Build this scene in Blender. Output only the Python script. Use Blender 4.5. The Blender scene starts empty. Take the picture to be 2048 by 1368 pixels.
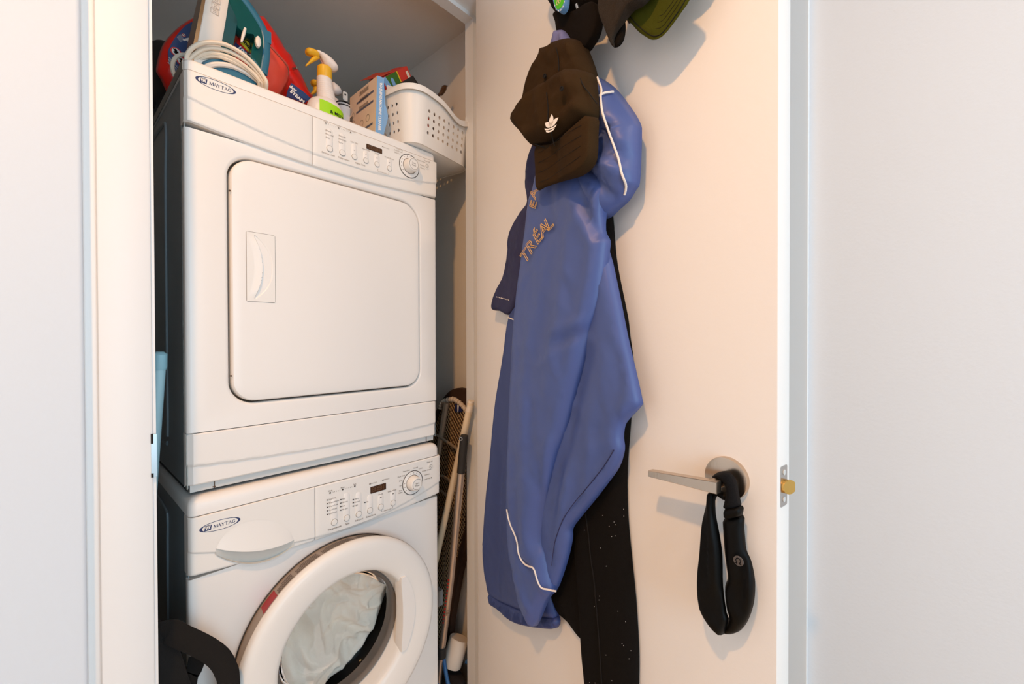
import bpy, bmesh, math, random
from mathutils import Vector, Matrix, noise
from mathutils.geometry import delaunay_2d_cdt
random.seed(7)
C = bpy.context.scene.collection
scene = bpy.context.scene
PI = math.pi

# ------------------------------------------------------------------ camera
YAW, PITCH, ROLL = math.radians(42.3), math.radians(-0.5), math.radians(0.15)
fw = Vector((math.cos(YAW)*math.cos(PITCH), math.sin(YAW)*math.cos(PITCH), math.sin(PITCH)))
rt = Vector((math.sin(YAW), -math.cos(YAW), 0))
up = rt.cross(fw)
rt2 = rt*math.cos(ROLL) - up*math.sin(ROLL)
up2 = rt*math.sin(ROLL) + up*math.cos(ROLL)
cam = bpy.data.cameras.new('camera')
cam.sensor_width = 36
cam.lens = 853/2048*36
cam.clip_start = 0.02
camo = bpy.data.objects.new('camera', cam)
C.objects.link(camo)
M = Matrix((rt2, up2, -fw)).transposed().to_4x4()
M.translation = Vector((0, 0, 1.18))
camo.matrix_world = M
scene.camera = camo

# ------------------------------------------------------------------ world, lights, exposure
w = bpy.data.worlds.new('world'); scene.world = w; w.use_nodes = True
w.node_tree.nodes['Background'].inputs[0].default_value = (0.86, 0.92, 1.0, 1)
w.node_tree.nodes['Background'].inputs[1].default_value = WORLD_STRENGTH = 0.6
def area(name, loc, target, sx, sy, power, color, shape='RECTANGLE', spread=PI):
    l = bpy.data.lights.new(name, 'AREA'); l.shape = shape; l.size = sx; l.size_y = sy
    l.energy = power; l.color = color; l.spread = spread
    o = bpy.data.objects.new(name, l); C.objects.link(o); o.location = loc
    o.rotation_euler = (Vector(target)-Vector(loc)).to_track_quat('-Z', 'Y').to_euler()
    return o
area('overhead_light', (-0.45, 0.10, 2.49), (-0.45, 0.10, 0), 0.10, 0.10, 84, (1.0, 0.52, 0.19), 'DISK')  # hall ceiling lamp
area('overhead_light', (0.42, -1.0, 2.49), (0.42, -1.0, 0), 0.10, 0.10, 33, (1.0, 0.69, 0.44), 'DISK')  # added warm fill for the dryer front; no fitting known there
area('window_daylight', (0.05, -1.9, 1.25), (0.50, 0.8, 1.1), 1.1, 1.7, 132, (0.55, 0.80, 1.0))
vs = scene.view_settings
scene.display_settings.display_device = 'sRGB'
vs.view_transform = 'Standard'; vs.look = 'None'; vs.gamma = 1.0; vs.use_curve_mapping = False
vs.exposure = -1.84

# ------------------------------------------------------------------ materials
def lin(h):
    h = h.lstrip('#'); r = []
    for i in (0, 2, 4):
        c = int(h[i:i+2], 16)/255
        r.append(c/12.92 if c <= 0.04045 else ((c+0.055)/1.055)**2.4)
    return (*r, 1)
MATS = {}
def mat(name, col, rough=0.5, metal=0.0, bump=0.0, scale=80.0, var=0.0, vscale=6.0, coat=0.0, sheen=0.0, trans=0.0, ior=1.45, alpha=1.0, stretch=None, detail=3.0, spec=0.5):
    if name in MATS: return MATS[name]
    m = bpy.data.materials.new(name); m.use_nodes = True
    nt = m.node_tree; b = nt.nodes['Principled BSDF']
    b.inputs['Base Color'].default_value = lin(col)
    b.inputs['Roughness'].default_value = rough
    b.inputs['Metallic'].default_value = metal
    b.inputs['IOR'].default_value = ior
    b.inputs['Specular IOR Level'].default_value = spec
    b.inputs['Coat Weight'].default_value = coat
    b.inputs['Sheen Weight'].default_value = sheen
    b.inputs['Transmission Weight'].default_value = trans
    b.inputs['Alpha'].default_value = alpha
    tc = nt.nodes.new('ShaderNodeTexCoord')
    mp = nt.nodes.new('ShaderNodeMapping')
    nt.links.new(tc.outputs['Object'], mp.inputs['Vector'])
    if stretch: mp.inputs['Scale'].default_value = stretch
    if bump:
        n = nt.nodes.new('ShaderNodeTexNoise'); n.inputs['Scale'].default_value = scale; n.inputs['Detail'].default_value = detail
        nt.links.new(mp.outputs[0], n.inputs['Vector'])
        bp = nt.nodes.new('ShaderNodeBump'); bp.inputs['Strength'].default_value = bump; bp.inputs['Distance'].default_value = 0.002
        nt.links.new(n.outputs['Fac'], bp.inputs['Height']); nt.links.new(bp.outputs[0], b.inputs['Normal'])
    if var:
        n = nt.nodes.new('ShaderNodeTexNoise'); n.inputs['Scale'].default_value = vscale; n.inputs['Detail'].default_value = 5
        nt.links.new(mp.outputs[0], n.inputs['Vector'])
        mx = nt.nodes.new('ShaderNodeMix'); mx.data_type = 'RGBA'
        c = lin(col)
        mx.inputs['A'].default_value = (*[x*(1-var) for x in c[:3]], 1)
        mx.inputs['B'].default_value = (*[min(1, x*(1+var)) for x in c[:3]], 1)
        nt.links.new(n.outputs['Fac'], mx.inputs['Factor']); nt.links.new(mx.outputs['Result'], b.inputs['Base Color'])
    MATS[name] = m
    return m
WALL = mat('wall_paint', '#d9e0e7', .75, bump=.12, scale=160)
DOORP = mat('door_paint', '#ebe5df', .6, bump=.10, scale=120)
TRIMP = mat('trim_paint', '#e9e9e8', .45)
STRIPP = mat('side_strip_paint', '#f2f0ed', .5)
CLOSW = mat('closet_wall_paint', '#f0e8de', .85, bump=.2, scale=220)
CLOSC = mat('closet_ceiling_paint', '#f2ebe2', .9, bump=.3, scale=260)
FLOORM = mat('floor_boards', '#d8bb96', .5, var=.25, vscale=9)
ENAMEL = mat('white_enamel', '#efeae4', .32)
PLASTW = mat('white_plastic', '#eee9e2', .38)
PLASTW2 = mat('white_plastic_panel', '#f0ebe5', .42)
SEAM = mat('seam_brown', '#5a4634', .8)
SIDE = mat('grey_black_side_metal', '#8d969a', .36, metal=.3, bump=.25, scale=14, var=.3, vscale=5)
SIDE2 = mat('worn_metal_edge', '#8d8a83', .4, metal=.6, bump=.6, scale=90, var=.3, vscale=60)
GREYP = mat('grey_plastic', '#c9c9c6', .5)
DISP = mat('display_window', '#4a3222', .15)
DISPSEG = mat('display_segments', '#7a5a40', .4)
INK = mat('panel_ink', '#4b4038', .7)
INKL = mat('panel_ink_light', '#8f8378', .7)
NAVY = mat('logo_navy', '#2b3560', .5)
BLACKR = mat('black_rubber', '#2a2725', .6)
GASK = mat('gasket_grey', '#6e665f', .55, var=.15)
DRUM = mat('drum_steel', '#4a4038', .45, metal=.5, bump=.5, scale=120)
CHROME = mat('brushed_nickel', '#cdbcaa', .24, metal=1, bump=.08, scale=300, stretch=(1, 1, .05))
STEEL = mat('steel', '#bdbdbc', .3, metal=1)
BRASS = mat('brass', '#d9a85a', .25, metal=1)
BLACK = mat('black', '#120f0d', .8)

# ------------------------------------------------------------------ mesh tools
LOC = {}
class MB:
    def __init__(s): s.v = []; s.f = []
    def add(s, vs, fs):
        o = len(s.v); s.v += [tuple(v) for v in vs]; s.f += [tuple(i+o for i in f) for f in fs]; return s
    def box(s, x0, x1, y0, y1, z0, z1, fr=None):
        vs = [(x, y, z) for x in (x0, x1) for y in (y0, y1) for z in (z0, z1)]
        if fr: vs = [fr(*v) for v in vs]
        return s.add(vs, [(0, 1, 3, 2), (4, 6, 7, 5), (0, 4, 5, 1), (2, 3, 7, 6), (0, 2, 6, 4), (1, 5, 7, 3)])
    def loft(s, loops, cap0=True, cap1=True, closed=True):
        n = len(loops[0]); vs = [p for l in loops for p in l]; fs = []
        for k in range(len(loops)-1):
            for i in range(n if closed else n-1):
                j = (i+1) % n
                fs.append((k*n+i, k*n+j, (k+1)*n+j, (k+1)*n+i))
        if cap0: fs.append(tuple(range(n))[::-1])
        if cap1: fs.append(tuple((len(loops)-1)*n+i for i in range(n)))
        return s.add(vs, fs)
    def grid(s, nx, ny, fn):
        vs = [fn(i/nx, j/ny) for j in range(ny+1) for i in range(nx+1)]
        fs = [(j*(nx+1)+i, j*(nx+1)+i+1, (j+1)*(nx+1)+i+1, (j+1)*(nx+1)+i) for j in range(ny) for i in range(nx)]
        return s.add(vs, fs)
    def shell(s, nx, ny, fn, back):
        """grid fn(u,v)->point, closed with its own back grid back(u,v)->point"""
        a = [[Vector(fn(i/nx, j/ny)) for i in range(nx+1)] for j in range(ny+1)]
        ring = [(i, 0) for i in range(nx)]+[(nx, j) for j in range(ny)]+[(i, ny) for i in range(nx, 0, -1)]+[(0, j) for j in range(ny, 0, -1)]
        s.grid(nx, ny, fn)
        s.loft([[a[j][i] for i, j in ring], [back(i/nx, j/ny) for i, j in ring]], False, True)
        return s
    def tube(s, pts, r, n=8, caps=True, flat=1.0, upv=None):
        pts = [Vector(p) for p in pts]; loops = []; prev = None
        for i, p in enumerate(pts):
            t = (pts[min(i+1, len(pts)-1)]-pts[max(i-1, 0)]).normalized()
            a = prev if prev is not None else (Vector(upv) if upv is not None else (Vector((0, 0, 1)) if abs(t.z) < .9 else Vector((1, 0, 0))))
            a = (a-t*a.dot(t)).normalized(); b = t.cross(a); prev = a
            rr = r[i] if isinstance(r, (list, tuple)) else r
            loops.append([p+(a*math.cos(q)*rr*flat+b*math.sin(q)*rr) for q in [2*PI*k/n for k in range(n)]])
        return s.loft(loops, caps, caps)
    def lathe(s, org, axis, prof, n=32, cap0=True, cap1=True, ref=None):
        """prof list of (radius, dist along axis)"""
        ax = Vector(axis).normalized(); a = Vector(ref) if ref else (Vector((0, 0, 1)) if abs(ax.z) < .9 else Vector((1, 0, 0)))
        a = (a-ax*a.dot(ax)).normalized(); b = ax.cross(a); o = Vector(org)
        return s.loft([[o+ax*d+(a*math.cos(2*PI*k/n)+b*math.sin(2*PI*k/n))*r for k in range(n)] for r, d in prof], cap0, cap1)
def world_loc(o):
    return LOC.get(o.name, Vector((0, 0, 0))) if o else Vector((0, 0, 0))
def obj(name, mb, m, parent=None, smooth=True, angle=40, kind=None, label=None, merge=0.0, solid=0.0, flip=True, origin=None):
    me = bpy.data.meshes.new(name)
    base = world_loc(parent) if origin is None else Vector(origin)
    me.from_pydata([tuple(Vector(v)-base) for v in mb.v], [], mb.f)
    bm = bmesh.new(); bm.from_mesh(me)
    if merge: bmesh.ops.remove_doubles(bm, verts=bm.verts, dist=merge)
    if flip: bmesh.ops.recalc_face_normals(bm, faces=bm.faces)
    bm.to_mesh(me); bm.free()
    if smooth:
        me.polygons.foreach_set('use_smooth', [True]*len(me.polygons))
        me.set_sharp_from_angle(angle=math.radians(angle))
    me.materials.append(m)
    o = bpy.data.objects.new(name, me); C.objects.link(o)
    LOC[o.name] = base
    if parent: o.parent = parent
    if origin is not None and not parent: o.location = base
    if kind: o['kind'] = kind
    if label: o['label'] = label
    if solid:
        md = o.modifiers.new('thickness', 'SOLIDIFY'); md.thickness = solid; md.offset = 0
    return o
def thing(name, loc, label, cat, group=None):
    o = bpy.data.objects.new(name, None); C.objects.link(o); o.location = loc; o.empty_display_size = .05
    LOC[o.name] = Vector(loc); o['label'] = label; o['category'] = cat
    if group: o['group'] = group
    return o
def tag(o, label, cat, group=None):
    o['label'] = label; o['category'] = cat
    if group: o['group'] = group
    return o
def sm(a, b, x):
    t = max(0, min(1, (x-a)/(b-a))) if a != b else 0
    return t*t*(3-2*t)
def rrect(x0, x1, z0, z1, r, n=6):
    rs = r if isinstance(r, (list, tuple)) else (r, r, r, r)   # order: x1z1, x0z1, x0z0, x1z0
    out = []
    for (cx, cz, a0), q in zip(((x1, z1, 0), (x0, z1, 90), (x0, z0, 180), (x1, z0, 270)), rs):
        ccx = cx-q if cx == x1 else cx+q; ccz = cz-q if cz == z1 else cz+q
        for k in range(n+1):
            a = math.radians(a0+90*k/n); out.append((ccx+q*math.cos(a), ccz+q*math.sin(a)))
    return out
def catmull(pts, sub=4, closed=True):
    n = len(pts); out = []
    for i in range(n if closed else n-1):
        p = [Vector(pts[(i+k) % n] if closed else pts[max(0, min(n-1, i+k))]) for k in (-1, 0, 1, 2)]
        for q in range(sub):
            t = q/sub
            out.append(tuple(.5*((2*p[1])+(p[2]-p[0])*t+(2*p[0]-5*p[1]+4*p[2]-p[3])*t*t+(3*p[1]-p[0]-3*p[2]+p[3])*t**3)))
    if not closed: out.append(tuple(pts[-1]))
    return out
def inside(p, poly):
    x, y = p; c = False; j = len(poly)-1
    for i in range(len(poly)):
        xi, yi = poly[i]; xj, yj = poly[j]
        if (yi > y) != (yj > y) and x < (xj-xi)*(y-yi)/(yj-yi)+xi: c = not c
        j = i
    return c
def segdist(p, a, b):
    ax, ay = a; bx, by = b; dx, dy = bx-ax, by-ay; L = dx*dx+dy*dy
    t = 0 if L == 0 else max(0, min(1, ((p[0]-ax)*dx+(p[1]-ay)*dy)/L))
    return math.hypot(p[0]-ax-t*dx, p[1]-ay-t*dy), t
def puff(mb, poly, fr, nb, th, wd, folds=(), step=.012, sub=3, extra=None, back=True, pw=.5, smooth=True):
    """closed cushion: outline poly in a plane, swelling th above nb with a rounded rim of width wd. folds: (a, b, amp, width)"""
    P = catmull(poly, sub) if smooth else [tuple(p) for p in poly]
    Q = [P[0]]
    for p in P[1:]:
        if math.hypot(p[0]-Q[-1][0], p[1]-Q[-1][1]) > step*.45: Q.append(p)
    if math.hypot(Q[0][0]-Q[-1][0], Q[0][1]-Q[-1][1]) < step*.45: Q.pop()
    P = []
    for i in range(len(Q)):
        a, c = Q[i], Q[(i+1) % len(Q)]; m_ = max(1, round(math.hypot(c[0]-a[0], c[1]-a[1])/(step*.8)))
        P += [(a[0]+(c[0]-a[0])*k/m_, a[1]+(c[1]-a[1])*k/m_) for k in range(m_)]
    n = len(P)
    x0, x1 = min(p[0] for p in P), max(p[0] for p in P); y0, y1 = min(p[1] for p in P), max(p[1] for p in P)
    edges = [(P[i], P[(i+1) % n]) for i in range(n)]
    def bd(p): return min(segdist(p, a, b)[0] for a, b in edges)
    pts = [Vector(p) for p in P]; inner = []
    ori = 1 if sum(P[i-1][0]*P[i][1]-P[i][0]*P[i-1][1] for i in range(n)) > 0 else -1
    for f in (.12, .34, .66):      # rings that keep the rim clean
        for i in range(n):
            tx_, ty_ = P[(i+1) % n][0]-P[i-1][0], P[(i+1) % n][1]-P[i-1][1]; L_ = math.hypot(tx_, ty_) or 1
            p = (P[i][0]-ori*ty_/L_*f*wd, P[i][1]+ori*tx_/L_*f*wd)
            if inside(p, P):
                d = bd(p)
                if d > f*wd*.93: inner.append((p, d))
    ny = int((y1-y0)/step)+1; nx = int((x1-x0)/step)+1
    for j in range(ny+1):
        for i in range(nx+1):
            p = (x0+(i+(.5 if j % 2 else 0))*step, y0+j*step*.9)
            if inside(p, P):
                d = bd(p)
                if d > max(step*.4, wd*.66+step*.45): inner.append((p, d))
    pts += [Vector(p) for p, d in inner]
    vs, es, fs, ov, oe, of = delaunay_2d_cdt(pts, [], [list(range(n))], 1, 1e-6)
    D = [0.0]*n+[d for p, d in inner]
    V3 = []; isb = []
    for k, v in enumerate(vs):
        src = ov[k][0] if ov[k] else 0
        d = D[src]; p = (v[0], v[1])
        t = min(1, d/wd); h = th*(1-(1-t)**2)**pw
        for a, b, amp, w in folds:
            q, tt = segdist(p, a, b)
            h += amp*math.exp(-(q/w)**2)*(math.sin(PI*min(1, max(0, .12+.76*tt)))**.6)*min(1, d/(wd*.35))
        if extra: h += extra(p, d)*(sm(0, 1.3*wd, d) if wd > .009 else 1)
        V3.append((p[0], p[1], nb+max(h, 0) if d > 0 else nb))
        isb.append(d == 0)
    o = len(mb.v); mb.v += [tuple(fr(*v)) for v in V3]; mb.f += [tuple(i+o for i in f) for f in fs]
    if back:
        # simple flat back: boundary fan through the same triangulation a little behind
        mp = {}
        for k, v in enumerate(V3):
            if isb[k]: mp[k] = k+o
            else:
                mp[k] = len(mb.v); mb.v.append(tuple(fr(v[0], v[1], nb-.001)))
        mb.f += [tuple(mp[i] for i in f[::-1]) for f in fs]
    return mb
def prism(mb, poly, fr, n0, n1, sub=0):
    P = catmull(poly, sub) if sub else poly
    mb.loft([[fr(p[0], p[1], n0) for p in P], [fr(p[0], p[1], n1) for p in P]])
    return mb
TXT = {}
def text(mb, body, org, ax, ay, size, align='CENTER', outline=0.0, shear=0.0, lift=None, space=1.0, bold=0.0):
    """flat lettering laid on a surface"""
    cu = bpy.data.curves.new('lettering', 'FONT'); cu.body = body; cu.size = size; cu.align_x = align; cu.align_y = 'CENTER'
    cu.resolution_u = 2; cu.shear = shear; cu.space_character = space; cu.offset = bold
    if outline: cu.fill_mode = 'NONE'; cu.bevel_depth = outline; cu.bevel_resolution = 0
    ob = bpy.data.objects.new('lettering', cu)
    me = ob.to_mesh()
    ax = Vector(ax).normalized(); ay = Vector(ay).normalized(); az = ax.cross(ay)
    o = Vector(org)
    vs = [o+ax*v.co.x+ay*v.co.y+az*v.co.z for v in me.vertices]
    if lift: vs = [lift(v) for v in vs]
    mb.add(vs, [tuple(p.vertices) for p in me.polygons])
    ob.to_mesh_clear(); bpy.data.objects.remove(ob); bpy.data.curves.remove(cu)
    return mb
# door frame: s from the hinge along the door, h height, n out of the inner face
HINGE = Vector((.855, .917, 0)); DA = math.radians(80)
DS = Vector((-math.cos(DA), -math.sin(DA), 0)); DN = Vector((-math.sin(DA), math.cos(DA), 0))
def Dp(s, h, n): return HINGE+DS*s+DN*n+Vector((0, 0, h))
def Yp(y0):
    """plane facing the room: (x, z, n) with n towards the room"""
    return lambda x, z, n: Vector((x, y0-n, z))
def Xp(x0):
    """plane facing -X: (y, z, n) with n towards -X"""
    return lambda y, z, n: Vector((x0-n, y, z))

# ------------------------------------------------------------------ setting
def struct(name, mb, m, smooth=False, **k):
    o = obj(name, mb, m, None, smooth, **k); o['kind'] = 'structure'; return o
struct('floor', MB().box(-1.7, 1.3, -2.2, 2.0, -.05, 0), FLOORM)
struct('ceiling', MB().box(-1.7, 1.3, -2.2, .96, 2.5, 2.55), WALL)
# projecting wall at the left with a rounded arris
b = MB(); arc = [(.0412-.006+.006*math.cos(a), .893+.006-.006*math.sin(a)) for a in [PI/2*k/6 for k in range(7)]]
loop = [(-1.7, .893)]+[(x, y) for x, y in arc[::-1]]+[(.0412, .912), (-1.7, .912)]
b.loft([[(x, y, 0) for x, y in loop], [(x, y, 2.5) for x, y in loop]])
struct('wall_left', b, WALL, True)
struct('wall_front', MB().box(-.2, .1225, .912, 1.0, 0, 2.5).box(.1225, .902, .912, 1.0, 2.166, 2.5).box(.902, 1.05, .912, 1.0, 0, 2.5), TRIMP)
struct('wall_hall', MB().box(-1.75, -1.7, -2.2, .9, 0, 2.5), WALL)
struct('wall_right', MB().box(1.0, 1.05, -2.2, .912, 0, 2.5), WALL)
# left casing with softly rounded edges
def casing(x0, x1, z0, z1, y0, y1, r=.004):
    prof = [(x0, y1), (x0, y0+r), (x0+r*.3, y0+r*.3), (x0+r, y0), (x1-r, y0), (x1-r*.3, y0+r*.3), (x1, y0+r), (x1, y1)]
    return MB().loft([[(x, y, z0) for x, y in prof], [(x, y, z1) for x, y in prof]])
struct('trim_1', casing(.0555, .1195, 0, 2.23, .900, .912), TRIMP, True)
struct('trim_2', casing(.05, .85, 2.172, 2.23, .9005, .912), TRIMP, True)
struct('trim_3', MB().box(.1195, .1235, .904, 1.0, 0, 2.166), TRIMP)
b = MB().box(.888, .902, .966, 1.001, 0, 2.154).box(.1235, .902, .966, 1.001, 2.154, 2.166)
struct('trim_4', b, TRIMP)
struct('side_strip', MB().box(.985, 1.0, .1315, .26, 0, 2.5), STRIPP)  # narrow upright strip on the right wall, in its own off-white tone
struct('wall_closet_left', MB().box(-.02, .03, 1.0, 2.0, 0, 2.3), CLOSW)
struct('wall_closet_right', MB().box(.962, 1.0, 1.0, 2.0, 0, 2.3), CLOSW)
struct('wall_back', MB().box(.03, .962, 1.95, 2.0, 0, 2.3), CLOSW)
struct('ceiling_closet', MB().box(.03, .962, 1.0, 1.95, 2.215, 2.3), CLOSC)
# strike plate let into the left jamb edge
b = MB().box(.1165, .1238, .8995, .902, .955, 1.025)
sp = obj('strike_plate', b, STEEL, None, False); tag(sp, 'thin worn metal strike plate on the left door jamb', 'strike plate')
for z0, z1 in ((1.010, 1.026), (.955, .9615)): obj('screw_recess', MB().box(.1163, .1193, .8985, .9005, z0, z1), BLACK, sp, False)

# ------------------------------------------------------------------ door
dr = bpy.data.objects.new('door_1', None); C.objects.link(dr); dr['kind'] = 'structure'; dr.location = HINGE; LOC['door_1'] = HINGE.copy()
lp = rrect(-.044, 0, 0, .798, .0015, 2)
b = MB().loft([[Dp(s, .01, n) for n, s in lp], [Dp(s, 2.2, n) for n, s in lp]])
obj('slab', b, DOORP, dr, True)
hd = obj('door_handle', MB().lathe(Dp(.7265, .958, 0), DN, [(.0335, 0), (.0335, .006), (.0328, .0085), (.031, .009), (.0, .009)], 48, False, False), CHROME, dr)
b = MB().lathe(Dp(.7265, .957, .009), DN, [(.0085, 0), (.0085, .040)], 20)
obj('handle_neck', b, CHROME, hd)
L0 = [(.6199, .9541), (.6199, .9442), (.7377, .9476), (.7377, .9656)]
def bar(off, n):
    pts = L0; cx = sum(p[0] for p in pts)/4; cz = sum(p[1] for p in pts)/4
    return [Dp(p[0]-(off if p[0] > cx else -off), p[1]-(off if p[1] > cz else -off), n) for p in pts]
b = MB().loft([bar(.0008, .0425), bar(0, .0435), bar(0, .0572), bar(.0008, .058)])
obj('lever', b, CHROME, hd, True, 25)
# latch in the free edge
def Ep(n, h, e): return Dp(.798+e, h, n)
b = MB(); pl = rrect(-.034, -.010, .930, .990, .003, 3)
b.loft([[Ep(n, h, -.0005) for n, h in pl], [Ep(n, h, .0008) for n, h in pl]])
lt = obj('latch_plate', b, STEEL, dr, False)
b = MB()
for h in (.940, .980): b.lathe(Ep(-.022, h, .0008), DS, [(.0042, 0), (.0042, .0008), (.0025, .0011), (0, .0011)], 14, False, False)
obj('screw', b, GREYP, lt)
b = MB(); nn = 20; ring0 = []; ring1 = []
for k in range(nn):
    a = 2*PI*k/nn; n_ = .0105*math.cos(a); h_ = .0105*math.sin(a)
    n_ = max(-.0085, n_)
    ring0.append(Ep(-.022+n_, .960+h_, 0)); ring1.append(Ep(-.022+n_, .960+h_, .0125-(n_+.0085)*.45))
b.loft([ring0, ring1])
obj('latch_bolt', b, BRASS, dr, True, 30)
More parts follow.
